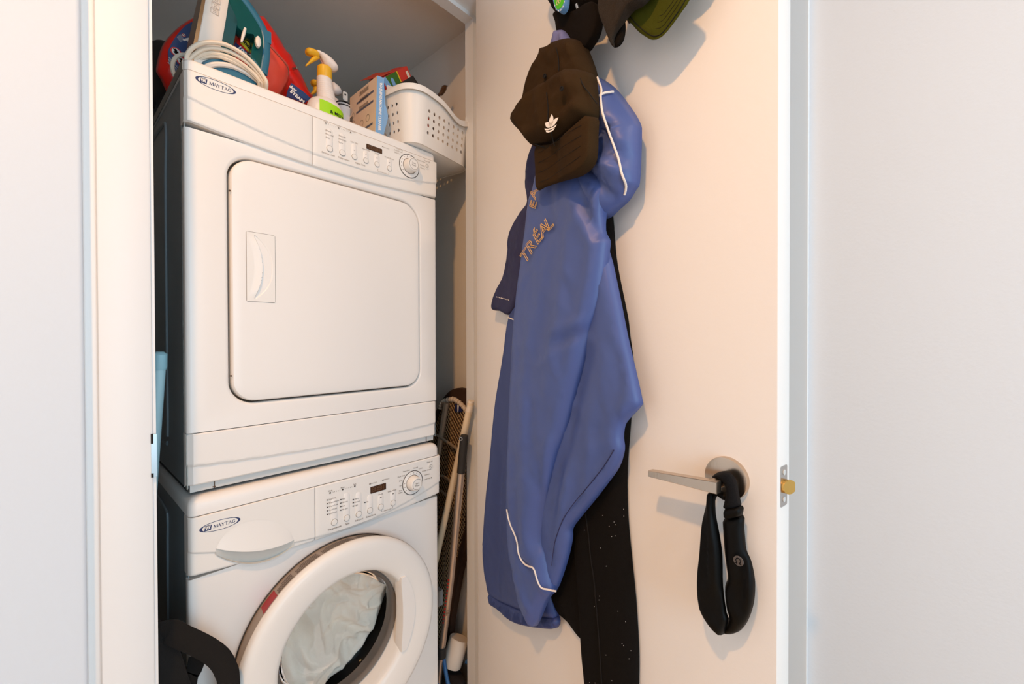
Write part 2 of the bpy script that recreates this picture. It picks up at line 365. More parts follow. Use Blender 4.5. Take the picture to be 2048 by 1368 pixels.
# hooks that carry the caps, the jacket and the leggings
for s, h in ((.46, 1.84), (.60, 1.84), (.70, 1.84), (.47, 1.70)):
    obj('coat_hook', MB().tube([Dp(s, h, 0), Dp(s, h-.01, .02), Dp(s, h-.02, .05), Dp(s, h, .062)], .004, 8), STEEL, dr)
PTS = {
 'j_sleeve': [(0.3421,1.5508),(0.3217,1.5124),(0.3076,1.4892),(0.2931,1.4172),(0.2819,1.365),(0.2571,1.2517),(0.243,1.1279),(0.2304,0.9614),(0.2239,0.8589),(0.2214,0.7603),(0.2291,0.6651),(0.2448,0.623),(0.2676,0.5616),(0.2971,0.5295),(0.3148,0.5205),(0.3253,0.533),(0.3356,0.552),(0.359,0.6017),(0.3815,0.6365),(0.3721,0.6669),(0.3593,0.7075),(0.3462,0.7289),(0.353,0.7801),(0.3629,0.8272),(0.3774,0.8747),(0.3946,0.9303),(0.4216,0.99),(0.4502,1.0755),(0.4706,1.1308),(0.4877,1.1908),(0.508,1.2372),(0.5227,1.2982),(0.5298,1.3465),(0.531,1.3621),(0.5203,1.3837),(0.5228,1.4197),(0.5323,1.4543),(0.5216,1.4853),(0.4907,1.5139),(0.4082,1.5405)],
 'j_tail': [(0.4891,1.3818),(0.5201,1.3473),(0.5448,1.2599),(0.5628,1.1845),(0.5802,1.1225),(0.5939,1.0702),(0.5929,1.0594),(0.5672,1.0325),(0.5571,1.0181),(0.5538,0.9963),(0.556,0.9737),(0.5446,0.9395),(0.5185,0.9027),(0.4859,0.8603),(0.4484,0.8141),(0.4242,0.781),(0.4227,0.7573),(0.4049,0.6972),(0.3707,0.6212),(0.3244,0.5946),(0.2893,0.6603),(0.3423,0.9296),(0.4206,1.1761)],
 'j_back': [(0.2244,1.2751),(0.1791,1.2373),(0.1549,1.1402),(0.1275,1.0286),(0.1085,0.9318),(0.0864,0.804),(0.066,0.6729),(0.0555,0.5903),(0.0628,0.5453),(0.0749,0.4946),(0.0894,0.4736),(0.1361,0.4758),(0.2213,0.4962),(0.297,0.5179),(0.3517,0.5418),(0.3517,0.5555),(0.3319,0.6008),(0.2978,0.7983),(0.2986,1.0346),(0.2992,1.2462)],
 'j_cuff': [(0.0904,0.4838),(0.0999,0.4526),(0.1325,0.4554),(0.1935,0.4554),(0.2458,0.4719),(0.3014,0.4958),(0.3542,0.5244),(0.3575,0.551),(0.3015,0.5266),(0.2263,0.5053),(0.1417,0.4854)],
 'j_collar': [(0.2961,1.6378),(0.2799,1.626),(0.265,1.5846),(0.263,1.5362),(0.2666,1.5089),(0.2458,1.4948),(0.2262,1.481),(0.2061,1.4643),(0.1894,1.4387),(0.1808,1.3892),(0.1612,1.3352),(0.1367,1.3116),(0.1112,1.2602),(0.1454,1.2517),(0.1886,1.2393),(0.2294,1.2745),(0.2681,1.3914),(0.3218,1.4971),(0.3389,1.6054)],
 'j_shoulder': [(0.4398,1.726),(0.4892,1.6928),(0.5129,1.6718),(0.532,1.6505),(0.547,1.6298),(0.5594,1.6106),(0.5768,1.5825),(0.5874,1.5596),(0.5885,1.5443),(0.5874,1.5033),(0.5843,1.4585),(0.5768,1.4482),(0.5615,1.4325),(0.5411,1.4221),(0.5138,1.4107),(0.4798,1.4223),(0.4394,1.4825),(0.4109,1.6259)],
 'j_loop': [(0.3888,1.7914),(0.395,1.8047),(0.3995,1.8188),(0.41,1.817),(0.4217,1.8113),(0.4303,1.8024),(0.4387,1.7896),(0.4457,1.7767),(0.4553,1.7517),(0.4273,1.7464),(0.3979,1.7667)],
 'j_pipe1': [(0.5138,1.6687),(0.5313,1.6336),(0.5368,1.6133),(0.5454,1.5806),(0.5549,1.5494),(0.5625,1.5226),(0.5681,1.4996),(0.5729,1.4773),(0.5756,1.4617),(0.5736,1.4528),(0.5685,1.4444),(0.5639,1.4388)],
 'j_pipe2': [(0.5203,1.6155),(0.5286,1.6188),(0.5353,1.6224),(0.5398,1.6279),(0.5442,1.6314)],
 'j_pipe3': [(0.2476,0.7757),(0.2544,0.759),(0.2659,0.7417),(0.2791,0.7277),(0.2883,0.7126),(0.2919,0.6933),(0.2991,0.6802),(0.3099,0.6721),(0.3239,0.6724),(0.3377,0.676),(0.347,0.6732),(0.3541,0.6617),(0.361,0.6513),(0.3725,0.6437),(0.4023,0.6487)],
 'j_pipe4': [(0.1916,1.2326),(0.2085,1.2281),(0.2246,1.2238)],
 'stitch0': [(0.1532,1.2872),(0.2044,1.2757)],
 'j_hem': [(0.5465,0.974),(0.5215,0.9368),(0.489,0.8959),(0.4488,0.8476),(0.4173,0.8015),(0.3931,0.7453),(0.3837,0.6932)],
 'j_text': [(0.3159,1.3578),(0.3418,1.379),(0.3665,1.3971),(0.3902,1.4135),(0.4039,1.4209)],
 'j_text2': [(0.3437,1.4633),(0.357,1.4751),(0.3651,1.4901)],
 'p_leg': [(0.4982,1.4335),(0.5044,1.4124),(0.5081,1.3685),(0.5154,1.3175),(0.538,1.2239),(0.5437,1.1847),(0.5529,1.1196),(0.546,1.0204),(0.5379,0.9269),(0.539,0.8407),(0.5482,0.7579),(0.5573,0.6859),(0.564,0.5949),(0.564,0.5306),(0.5618,0.423),(0.5527,0.3395),(0.4495,0.2544),(0.4384,0.3519),(0.4301,0.4443),(0.4215,0.5122),(0.4158,0.5954),(0.4042,0.6943),(0.3922,0.7597),(0.377,0.8433),(0.3928,1.0449),(0.4509,1.3002),(0.4778,1.4183)],
 'p_leg2': [(0.3884,0.7904),(0.3403,0.671),(0.3163,0.5789),(0.3333,0.5521),(0.3755,0.5454),(0.397,0.5358),(0.4178,0.5299),(0.4393,0.5419),(0.4465,0.7358),(0.4326,0.7942)],
 'p_seam': [(0.4437,0.8137),(0.4519,0.7728),(0.4573,0.7272),(0.4654,0.6853),(0.4707,0.6426),(0.4798,0.5699),(0.4875,0.4854),(0.4926,0.4061)],
 'c1_back': [(0.2827,1.6666),(0.2991,1.6906),(0.3169,1.7132),(0.329,1.7331),(0.3409,1.7494),(0.3574,1.765),(0.3719,1.7757),(0.3751,1.7878),(0.386,1.7893),(0.3998,1.7861),(0.422,1.7843),(0.4474,1.7752),(0.4611,1.7677),(0.4731,1.7591),(0.4822,1.7502),(0.4886,1.7391),(0.4975,1.7192),(0.5049,1.7003),(0.5123,1.6789),(0.5123,1.6537),(0.4741,1.5846),(0.3569,1.603)],
 'c1_front': [(0.3152,1.646),(0.3309,1.6625),(0.3545,1.6824),(0.3943,1.6864),(0.4315,1.6853),(0.4662,1.6842),(0.4859,1.6811),(0.4987,1.6776),(0.516,1.6672),(0.528,1.6577),(0.5339,1.6494),(0.5362,1.6332),(0.5397,1.6049),(0.5385,1.5734),(0.5231,1.5706),(0.5035,1.5692),(0.4857,1.5677),(0.4619,1.5692),(0.4369,1.5706),(0.4107,1.5732),(0.3863,1.5768),(0.3705,1.5814),(0.351,1.6064)],
 'c1_brim': [(0.3797,1.577),(0.4194,1.5679),(0.4699,1.5639),(0.511,1.5649),(0.5455,1.5698),(0.5466,1.5378),(0.5454,1.5066),(0.5408,1.4923),(0.5302,1.4832),(0.5108,1.4784),(0.4933,1.4791),(0.467,1.4822),(0.4394,1.4844),(0.4102,1.4858),(0.3826,1.4874),(0.3796,1.5286)],
 'c1_logo': [(0.4471,1.5864),(0.4776,1.5755),(0.4414,1.5725)],
 'c1_eyelets': [(0.4996,1.6261),(0.4091,1.7081),(0.3702,1.6832),(0.375,1.6728),(0.4863,1.7145)],
 'c1_seam1': [(0.457,1.5464),(0.4524,1.5838),(0.4544,1.615),(0.4503,1.645)],
 'c1_seam2': [(0.5532,1.5876),(0.5328,1.6219),(0.5261,1.6397)],
 'c1_seam3': [(0.4397,1.7498),(0.4453,1.7322),(0.4481,1.7114),(0.448,1.6998)],
 'c1_band': [(0.3821,1.5805),(0.4304,1.5534),(0.4537,1.5506),(0.5019,1.5463),(0.5266,1.5475)],
 'c2_crown': [(0.3376,1.9537),(0.354,1.9193),(0.3684,1.8953),(0.3762,1.8799),(0.3886,1.8692),(0.4154,1.85),(0.4576,1.8268),(0.4967,1.813),(0.5091,1.8224),(0.5091,1.8789),(0.4157,1.963),(0.346,1.9789)],
 'c2_brim': [(0.3884,1.87),(0.3929,1.8464),(0.3974,1.824),(0.4079,1.7964),(0.4325,1.7647),(0.4601,1.745),(0.4877,1.7343),(0.4991,1.7386),(0.5103,1.7457),(0.5176,1.7565),(0.5212,1.7748),(0.5152,1.7989),(0.5054,1.8124),(0.4535,1.8326)],
 'c2_patch': [(0.4137,1.8742),(0.4152,1.8632),(0.4188,1.8509),(0.4232,1.8413),(0.4303,1.8329),(0.4375,1.8301),(0.4445,1.8332),(0.448,1.8409),(0.4487,1.8521),(0.4459,1.8656),(0.439,1.8779),(0.4305,1.8854),(0.4218,1.8871),(0.416,1.8829)],
 'c2_patch_green': [(0.417,1.8717),(0.4184,1.8607),(0.4213,1.8509),(0.4257,1.8408),(0.4314,1.8368),(0.4371,1.8358),(0.4427,1.8387),(0.4469,1.8449),(0.4476,1.8523),(0.4442,1.8662),(0.4386,1.8757),(0.4315,1.8813),(0.4243,1.883),(0.4185,1.8797)],
 'c2_emblem': [(0.4246,1.8644),(0.426,1.8545),(0.4296,1.8473),(0.4353,1.8453),(0.4381,1.8499),(0.4382,1.8578),(0.4339,1.8664),(0.4268,1.87)],
 'c2_seam': [(0.3908,1.8656),(0.4058,1.8525),(0.4347,1.8352),(0.4649,1.8201),(0.496,1.8091)],
 'c3_brim': [(0.5284,1.8331),(0.5307,1.7954),(0.5295,1.7799),(0.5342,1.7608),(0.5412,1.7424),(0.5492,1.7218),(0.557,1.7024),(0.5604,1.6962),(0.5648,1.6916),(0.5626,1.7055),(0.5681,1.7147),(0.5767,1.7201),(0.5863,1.724),(0.5915,1.7269),(0.6048,1.7316),(0.6187,1.729),(0.6283,1.7296),(0.6359,1.733),(0.6424,1.7577)],
 'c3_fold': [(0.5522,1.7083),(0.5567,1.7001),(0.5667,1.6969),(0.5759,1.702),(0.5807,1.7171),(0.5786,1.7356),(0.5678,1.735),(0.5567,1.7272),(0.5511,1.7178)],
 'c4_brim': [(0.5598,1.785),(0.5804,1.7399),(0.5929,1.7199),(0.6042,1.7034),(0.6181,1.6875),(0.6278,1.6779),(0.6382,1.6722),(0.6503,1.672),(0.6646,1.6786),(0.6836,1.6913),(0.6952,1.7004),(0.7073,1.7229),(0.6547,1.7817),(0.5653,1.8169)],
 'c4_stitch': [(0.5876,1.7398),(0.6,1.7189),(0.6121,1.7026),(0.6238,1.6884),(0.6334,1.6797),(0.6428,1.6761),(0.6519,1.6774),(0.6645,1.6845),(0.68,1.694),(0.6917,1.7037)],
 'ros': [(0.7265,0.9582)],
 'lever': [(0.6199,0.9541),(0.6199,0.9442),(0.7377,0.9476),(0.7377,0.9656)],
 'ring_l': [(0.711,0.9362),(0.7208,0.9378),(0.7223,0.9071),(0.7285,0.876),(0.7328,0.8445),(0.7339,0.7976),(0.7391,0.7613),(0.7423,0.7536),(0.7352,0.7255),(0.7269,0.7248),(0.7147,0.7307),(0.7023,0.7437),(0.6961,0.7653),(0.6953,0.7946),(0.6983,0.8403),(0.7013,0.8807),(0.7051,0.9016),(0.709,0.9198)],
 'ring_r': [(0.7318,0.9014),(0.7582,0.9137),(0.76,0.896),(0.7611,0.8827),(0.7634,0.863),(0.7699,0.8498),(0.7742,0.8313),(0.7757,0.814),(0.7745,0.7932),(0.7711,0.7757),(0.7657,0.7582),(0.7592,0.7443),(0.7514,0.7331),(0.74,0.7243),(0.7306,0.7236),(0.739,0.7522),(0.7362,0.7626),(0.7334,0.7967),(0.7375,0.8128),(0.7345,0.835),(0.7318,0.8576),(0.7304,0.8808)],
 'ring_glit': [(0.7147,0.9617),(0.7196,0.9672),(0.7256,0.9718),(0.7362,0.9761),(0.7447,0.9745),(0.7499,0.9687),(0.7537,0.9594),(0.7564,0.9441),(0.7582,0.9276),(0.7356,0.9188),(0.7374,0.9362),(0.7383,0.9505),(0.7355,0.9579),(0.7292,0.9616),(0.722,0.9614)],
 'ring_cuff': [(0.7377,0.9211),(0.7609,0.9305),(0.7613,0.9188),(0.7583,0.9144),(0.7384,0.9041)],
 'ring_logo': [(0.7598,0.8507)],
 'ring_back': [(0.711,0.9359),(0.7366,0.9433),(0.7401,0.9314),(0.7308,0.9298),(0.7212,0.9329),(0.7164,0.9194)],
 'iron_white': [(0.2163,1.7879),(0.2315,1.8901),(0.2642,1.9094),(0.2561,1.7994),(0.2522,1.7716),(0.2224,1.7495),(0.2145,1.7611)],
 'iron_teal': [(0.2608,1.7927),(0.2634,1.8468),(0.2674,1.9221),(0.3007,1.9417),(0.2902,1.8755),(0.2872,1.8388),(0.2861,1.8051)],
 'iron_handle': [(0.2767,1.9302),(0.2854,1.8981),(0.2915,1.8746),(0.2997,1.8685),(0.3127,1.867),(0.326,1.8719),(0.3299,1.8674),(0.3294,1.8522),(0.3248,1.8371),(0.3228,1.8168),(0.3237,1.8087),(0.3469,1.7937),(0.3522,1.831),(0.3538,1.8646),(0.3506,1.8891),(0.3438,1.9028),(0.3322,1.918),(0.3207,1.9308),(0.3095,1.9412),(0.3021,1.9453)],
 'iron_heel': [(0.2242,1.7526),(0.2333,1.7627),(0.2499,1.7722),(0.2706,1.7787),(0.2918,1.7786),(0.3119,1.7735),(0.3251,1.7669),(0.3336,1.7559),(0.3268,1.7465),(0.2843,1.7322),(0.2331,1.7372),(0.2234,1.7424)],
 'red_disc': [(0.1828,1.805),(0.1846,1.8277),(0.19,1.8566),(0.198,1.8815),(0.2132,1.9116),(0.2296,1.9383),(0.2463,1.9611),(0.2635,1.9799),(0.2869,2),(0.3194,2.0196),(0.3619,2.0165),(0.3836,1.9533),(0.3607,1.843),(0.2775,1.7835),(0.2138,1.7569),(0.1912,1.7914)],
 'red_label': [(0.2013,1.8467),(0.2031,1.8586),(0.2139,1.8885),(0.2267,1.9152),(0.2396,1.9357),(0.2566,1.9535),(0.27,1.9613),(0.2688,1.8011),(0.2258,1.7914),(0.2098,1.8065),(0.2038,1.8258)],
 'red_rear': [(0.3536,2.0403),(0.367,2.0378),(0.3796,2.0283),(0.3931,2.0334),(0.4044,2.0297),(0.4181,2.0159),(0.4321,2.0019),(0.4439,1.9876),(0.456,1.9705),(0.4707,1.9622),(0.4744,1.9509),(0.4831,1.9394),(0.4932,1.9256),(0.506,1.9048),(0.5163,1.8852),(0.5295,1.8705),(0.5187,1.8405),(0.4191,1.8185),(0.3742,1.8859)],
 'red_front': [(0.3621,1.9432),(0.3855,1.9344),(0.403,1.9243),(0.4187,1.9129),(0.4347,1.9012),(0.4428,1.8904),(0.4443,1.8739),(0.439,1.8494),(0.4295,1.8257),(0.4191,1.8079),(0.3955,1.792),(0.3527,1.7881),(0.3125,1.8046),(0.3034,1.8897),(0.3233,1.9338)],
 'red_tag': [(0.4374,1.8424),(0.4516,1.8386),(0.4709,1.8317),(0.4869,1.8231),(0.4707,1.8038),(0.4255,1.8029),(0.428,1.8174)],
 'red_yellow': [(0.3251,1.891),(0.341,1.888),(0.3449,1.8788),(0.3387,1.8467),(0.3347,1.8447),(0.3113,1.8619)],
 'red_pack': [(0.3091,1.8937),(0.3487,1.9146),(0.3544,1.8519),(0.3359,1.8117),(0.3009,1.8219)],
 'black_bin': [(0.1909,1.9378),(0.1946,1.9467),(0.2002,1.9532),(0.2094,1.9577),(0.2263,1.9593),(0.2614,1.9578),(0.2603,1.8108),(0.1897,1.7813)],
 'sp_head': [(0.473,1.9186),(0.4827,1.9198),(0.5011,1.9185),(0.5169,1.9134),(0.5286,1.9046),(0.533,1.8952),(0.53,1.8892),(0.5197,1.8838),(0.5095,1.8857),(0.498,1.8902),(0.4924,1.8988),(0.4854,1.908),(0.4757,1.913)],
 'sp_nozzle': [(0.4513,1.9113),(0.4567,1.9159),(0.4716,1.9185),(0.4791,1.9161),(0.4854,1.908),(0.479,1.9007),(0.4688,1.8999),(0.4539,1.8981),(0.4512,1.9036)],
 'sp_trigger': [(0.4688,1.9007),(0.4854,1.908),(0.4862,1.9028),(0.4714,1.8874),(0.4618,1.8773),(0.451,1.8659),(0.4497,1.868),(0.4578,1.8822)],
 'sp_collar': [(0.4853,1.882),(0.4952,1.8883),(0.5153,1.8912),(0.5146,1.8689),(0.5007,1.8689),(0.4832,1.8592)],
 'sp_neck': [(0.4832,1.8595),(0.4979,1.8682),(0.5146,1.8689),(0.5203,1.8549),(0.5267,1.8319),(0.5331,1.8086),(0.4833,1.7911),(0.4845,1.814),(0.4822,1.8353),(0.4803,1.8484)],
 'sp_body': [(0.4517,1.7755),(0.4612,1.7854),(0.4833,1.7989),(0.5061,1.8027),(0.534,1.8075),(0.546,1.8045),(0.5471,1.7414),(0.4499,1.7064)],
 'sp_label': [(0.4641,1.7674),(0.4838,1.7713),(0.5266,1.7789),(0.5296,1.7761),(0.5299,1.7366),(0.4835,1.7195),(0.4809,1.757),(0.4651,1.7589)],
 's2_head': [(0.587,1.9522),(0.5987,1.9519),(0.6139,1.9454),(0.6214,1.9305),(0.6155,1.924),(0.6052,1.9187),(0.5885,1.923)],
 's2_nozzle': [(0.5301,1.931),(0.5354,1.9365),(0.548,1.9374),(0.5479,1.9247),(0.5384,1.9189),(0.5322,1.9225)],
 's2_trigger': [(0.5384,1.9189),(0.5511,1.9197),(0.5446,1.9011),(0.5273,1.8859),(0.5264,1.8902),(0.5368,1.9072)],
 's2_body': [(0.5884,1.91),(0.6189,1.9212),(0.6203,1.8638),(0.588,1.8513)],
 'b3': [(0.5817,1.8841),(0.5942,1.8887),(0.5947,1.8743),(0.5842,1.8693)],
 'fly': [(0.6498,1.9578),(0.7041,2.0073),(0.7135,2.0084),(0.7305,2.003),(0.6855,1.9627),(0.671,1.9562)],
 'redbox': [(0.6873,1.9593),(0.7267,1.9962),(0.7779,2.0403),(0.8148,1.9981),(0.8145,1.9524),(0.7109,1.8832)],
 'redbox_green': [(0.6923,1.9633),(0.7287,1.9886),(0.7451,1.9653),(0.7162,1.9328),(0.705,1.9329)],
 'black_book': [(0.6624,1.8848),(0.7556,1.9719),(0.7793,1.9524),(0.7791,1.9121),(0.6622,1.8455)],
 'hanger': [(0.857,1.9608),(0.8681,1.9767),(0.8794,2.0009),(0.8907,2.0087),(0.8989,2.0069),(0.8929,1.9872),(0.8792,1.969),(0.868,1.9661)],
 'side_bead': [(1.2043,1.3774),(1.1968,0.9572)],
 'ib_pad': [(1.1591,0.9621),(1.1431,0.981),(1.1197,1.0002),(1.0969,1.0118),(1.0745,1.0171),(1.0491,1.016),(1.0279,1.0079),(1.0106,0.9943),(0.9986,0.9793),(0.9988,0.9528),(1.0008,0.8881)],
 'ib_hem': [(1.1547,0.9409),(1.1487,0.9576),(1.133,0.969),(1.1098,0.9768),(1.0854,0.9801),(1.0652,0.9745),(1.0436,0.9649),(1.026,0.9516),(1.0173,0.9398)],
 'ib_tag': [(1.0738,0.9667),(1.0413,0.9665),(1.0396,0.9445),(1.0612,0.9396),(1.0776,0.9425)],
 'ib_bar1': [(1.1478,0.8554),(1.0847,0.8389),(1.0269,0.8218)],
 'ib_leg': [(1.1108,0.9663),(1.1246,0.9066),(1.1406,0.8336),(1.1467,0.8056)],
 'ib_edge': [(0.9998,0.6864),(1.0023,0.5794),(1.0144,0.5463),(1.0307,0.5007),(1.0601,0.4004)],
 'ib_bar2': [(1.1196,0.7264),(1.0764,0.718)],
 'ib_bar3': [(1.1244,0.6752),(1.0852,0.6626)],
 'wp': [(0.9608,0.9843),(0.9897,0.8783),(1.0267,0.7383)],
 'wp2': [(1.0481,0.6722),(1.0716,0.5828),(1.0892,0.5096),(1.0981,0.4629)],
 'al1': [(0.9723,0.7527),(1.0169,0.4717)],
 'algrip': [(0.9534,0.8879),(0.9552,0.8635),(0.9638,0.7851)],
 'al2': [(1.0193,0.4473),(1.0453,0.2967),(1.0481,0.2905),(1.0542,0.2472),(1.0564,0.2158),(1.0653,0.1351),(1.0724,0.0782)],
 'roll': [(1.0486,0.2162),(1.0529,0.1625)],
 'cordblue': [(1.0643,0.2051),(1.033,0.1936),(1.0064,0.1742),(0.9696,0.1648)],
 'cordblue2': [(1.083,0.1065),(1.053,0.1044),(1.0106,0.0999)],
 'cordblue3': [(1.0275,0.1684),(0.9953,0.1832)],
 'bagtop': [(1.0973,0.1218),(0.9843,0.1868),(0.9847,0.094),(1.1103,0.0247)],
 'bagtag': [(1.0086,0.1427),(0.9807,0.1499),(0.99,0.1276),(1.0163,0.121)],
 'bagtag2': [(0.9897,0.18),(0.9751,0.1627),(0.9788,0.1546),(0.9972,0.1661)],
 'strap1': [(0.1322,0.67),(0.1397,0.6702),(0.1473,0.667),(0.1594,0.6543),(0.1775,0.6362),(0.1939,0.6172),(0.2084,0.5976),(0.2183,0.5802),(0.2257,0.5594),(0.2306,0.5312)],
 'strap2': [(0.136,0.6015),(0.1528,0.6076),(0.1632,0.6134),(0.1666,0.613)],
 'strap3': [(0.1903,0.5881),(0.1877,0.5732),(0.1828,0.5597),(0.1755,0.5435)],
 'bag_l': [(0.1325,0.6813),(0.1385,0.6874),(0.1451,0.6851),(0.1517,0.6787),(0.1607,0.6642),(0.1686,0.6487),(0.1709,0.6388),(0.1628,0.6402),(0.1513,0.6207),(0.1376,0.5721),(0.129,0.5774)],
 'cord1': [(0.1973,1.7362),(0.1997,1.7523),(0.2075,1.7675),(0.2217,1.7813),(0.2378,1.7895),(0.2577,1.7948),(0.2782,1.7933),(0.2976,1.7867),(0.3157,1.775),(0.3306,1.759),(0.3372,1.7432)],
 'cord2': [(0.2009,1.7411),(0.2088,1.7562),(0.2231,1.7729),(0.236,1.7813),(0.2526,1.7867),(0.273,1.7879),(0.2906,1.7844),(0.3086,1.7767),(0.3234,1.7649),(0.3327,1.7524),(0.3369,1.7448)],
 'cord3': [(0.2034,1.7426),(0.2144,1.7556),(0.2289,1.7694),(0.2437,1.7767),(0.2639,1.7797),(0.2812,1.7781),(0.2991,1.7723),(0.3155,1.7634),(0.3286,1.7526),(0.3339,1.7465)],
 'cord4': [(0.2057,1.7436),(0.2184,1.7558),(0.2314,1.7666),(0.2479,1.7745),(0.2648,1.775),(0.2858,1.7729),(0.3056,1.7678),(0.3204,1.7586),(0.3279,1.7508)],
}
FOLDS = {
 'p_leg2': [((0.3565,0.598),(0.4031,0.5655),0.006,0.012),((0.34,0.5844),(0.3956,0.6057),0.005,0.008)],
 'p_leg': [((0.509,0.9594),(0.527,0.5147),0.004,0.02),((0.4571,0.8451),(0.4768,0.4827),-0.003,0.012),((0.4072,0.7216),(0.4428,0.4526),0.003,0.012)],
 'j_back': [((0.1394,1.1491),(0.1021,0.6029),0.004,0.014),((0.1603,0.8882),(0.1363,0.5093),-0.006,0.012),((0.0912,0.8052),(0.0775,0.5237),0.004,0.01),((0.2215,0.5492),(0.297,0.537),0.005,0.008)],
 'j_collar': [((0.2495,1.4672),(0.1991,1.2767),0.005,0.008),((0.21,1.4385),(0.1566,1.2798),-0.004,0.007),((0.2762,1.6155),(0.2685,1.5108),0.006,0.008)],
 'j_tail': [((0.5079,1.2917),(0.5318,1.0348),0.005,0.022),((0.5493,1.1578),(0.5737,1.0588),-0.004,0.012),((0.4889,1.1762),(0.3744,0.805),-0.008,0.014),((0.4345,0.9175),(0.3898,0.7342),0.008,0.014),((0.4756,0.9571),(0.5377,0.9887),0.003,0.012),((0.577,1.0863),(0.5661,1.0442),0.005,0.008),((0.5014,1.0986),(0.4755,0.8971),0.004,0.016)],
 'j_shoulder': [((0.5237,1.6142),(0.5747,1.5166),0.01,0.012),((0.5054,1.5695),(0.5693,1.5543),-0.007,0.01),((0.5236,1.5063),(0.5768,1.4713),0.008,0.01),((0.4991,1.5045),(0.5526,1.433),-0.008,0.01),((0.4993,1.6773),(0.547,1.6088),0.006,0.01),((0.5354,1.5767),(0.58,1.4881),-0.006,0.009)],
 'j_sleeve': [((0.3613,1.3932),(0.2912,0.9217),0.006,0.022),((0.4644,1.4139),(0.3763,1.047),0.006,0.02),((0.4906,1.4466),(0.5155,1.3744),-0.01,0.009),((0.4509,1.4668),(0.4969,1.3684),0.007,0.011),((0.5216,1.448),(0.5094,1.3945),0.009,0.009),((0.3929,1.4717),(0.4078,1.4055),-0.004,0.009),((0.3998,1.1919),(0.4967,1.2148),0.006,0.01),((0.4073,1.1657),(0.4838,1.1909),-0.007,0.01),((0.3605,1.1216),(0.4504,1.1661),0.004,0.012),((0.3448,1.3303),(0.336,1.2205),-0.004,0.014),((0.3096,1.0395),(0.3084,0.6963),0.006,0.016),((0.3599,0.903),(0.3344,0.7065),-0.008,0.012),((0.3917,0.9637),(0.3678,0.8504),0.008,0.011),((0.2538,0.914),(0.2624,0.6782),0.004,0.012),((0.2903,0.6775),(0.3427,0.654),-0.006,0.008),((0.2716,0.6227),(0.3254,0.5671),0.005,0.008),((0.3427,0.6763),(0.3688,0.6327),0.005,0.008),((0.4366,1.2982),(0.4708,1.2354),-0.004,0.01)],
 'j_loop': [((0.4159,1.8116),(0.4216,1.7748),-0.005,0.003),((0.4274,1.803),(0.4331,1.7686),0.004,0.003)],
 'c1_back': [((0.3238,1.72),(0.3813,1.7782),0.006,0.012),((0.4263,1.7799),(0.4304,1.7123),-0.004,0.006),((0.4611,1.756),(0.4873,1.6989),0.006,0.01),((0.4743,1.7102),(0.5062,1.7128),-0.006,0.008)],
 'c1_front': [((0.3544,1.6338),(0.4019,1.6759),0.006,0.012),((0.4986,1.6092),(0.5292,1.6096),-0.01,0.012),((0.4169,1.6791),(0.4312,1.5836),0.004,0.01),((0.4859,1.6661),(0.5232,1.5851),0.009,0.012),((0.4727,1.5965),(0.5049,1.6203),-0.006,0.01),((0.3377,1.6511),(0.3863,1.5902),0.005,0.01)],
 'ring_r': [((0.7443,0.8951),(0.749,0.8179),0.004,0.008),((0.7623,0.8558),(0.7624,0.7781),-0.005,0.007),((0.7399,0.7903),(0.7581,0.7529),0.004,0.008),((0.771,0.839),(0.7689,0.7814),0.003,0.006)],
 'ring_l': [((0.712,0.9135),(0.7097,0.8011),-0.005,0.006),((0.7181,0.913),(0.7268,0.7967),0.004,0.006),((0.7022,0.8222),(0.7073,0.7561),0.004,0.008),((0.7315,0.7966),(0.7316,0.7444),-0.004,0.006),((0.7123,0.7537),(0.7316,0.7326),0.004,0.008)],
}
# ------------------------------------------------------------------ dryer and washer
MX0, MX1, MY, MB_ = .183, .783, 1.007, 1.60
X_ = Vector((1, 0, 0)); Z_ = Vector((0, 0, 1))
def endround(x, x0, x1, r):
    d = min(x-x0, x1-x)
    return 0 if d >= r else r-math.sqrt(max(0, r*r-(r-d)**2))
def fascia(x0, x1, zb, zt, yf, r0=0, r1=0, nx=60, nz=40, rb=.006, rtp=.002, depth=.03, X0=None, X1=None):
    """curved plastic front between zb(x) and zt(x); yf(x,z) front surface; rounded ends where r0/r1 > 0"""
    def us(u):  # denser near the ends
        return x0+(x1-x0)*u
    def fn(u, v):
        x = us(u); z = zb(x)+(zt(x)-zb(x))*v; y = yf(x, z)
        if r0 and x-x0 < r0: y += r0-math.sqrt(max(0, r0*r0-(r0-(x-x0))**2))
        if r1 and x1-x < r1: y += r1-math.sqrt(max(0, r1*r1-(r1-(x1-x))**2))
        d = z-zb(x)
        if d < rb: y += rb-math.sqrt(max(0, rb*rb-(rb-d)**2))
        d = zt(x)-z
        if d < rtp: y += rtp-math.sqrt(max(0, rtp*rtp-(rtp-d)**2))
        return Vector((x, y, z))
    def back(u, v):
        p = fn(u, v); return Vector((p.x, MY+depth, p.z))
    return MB().shell(nx, nz, fn, back)
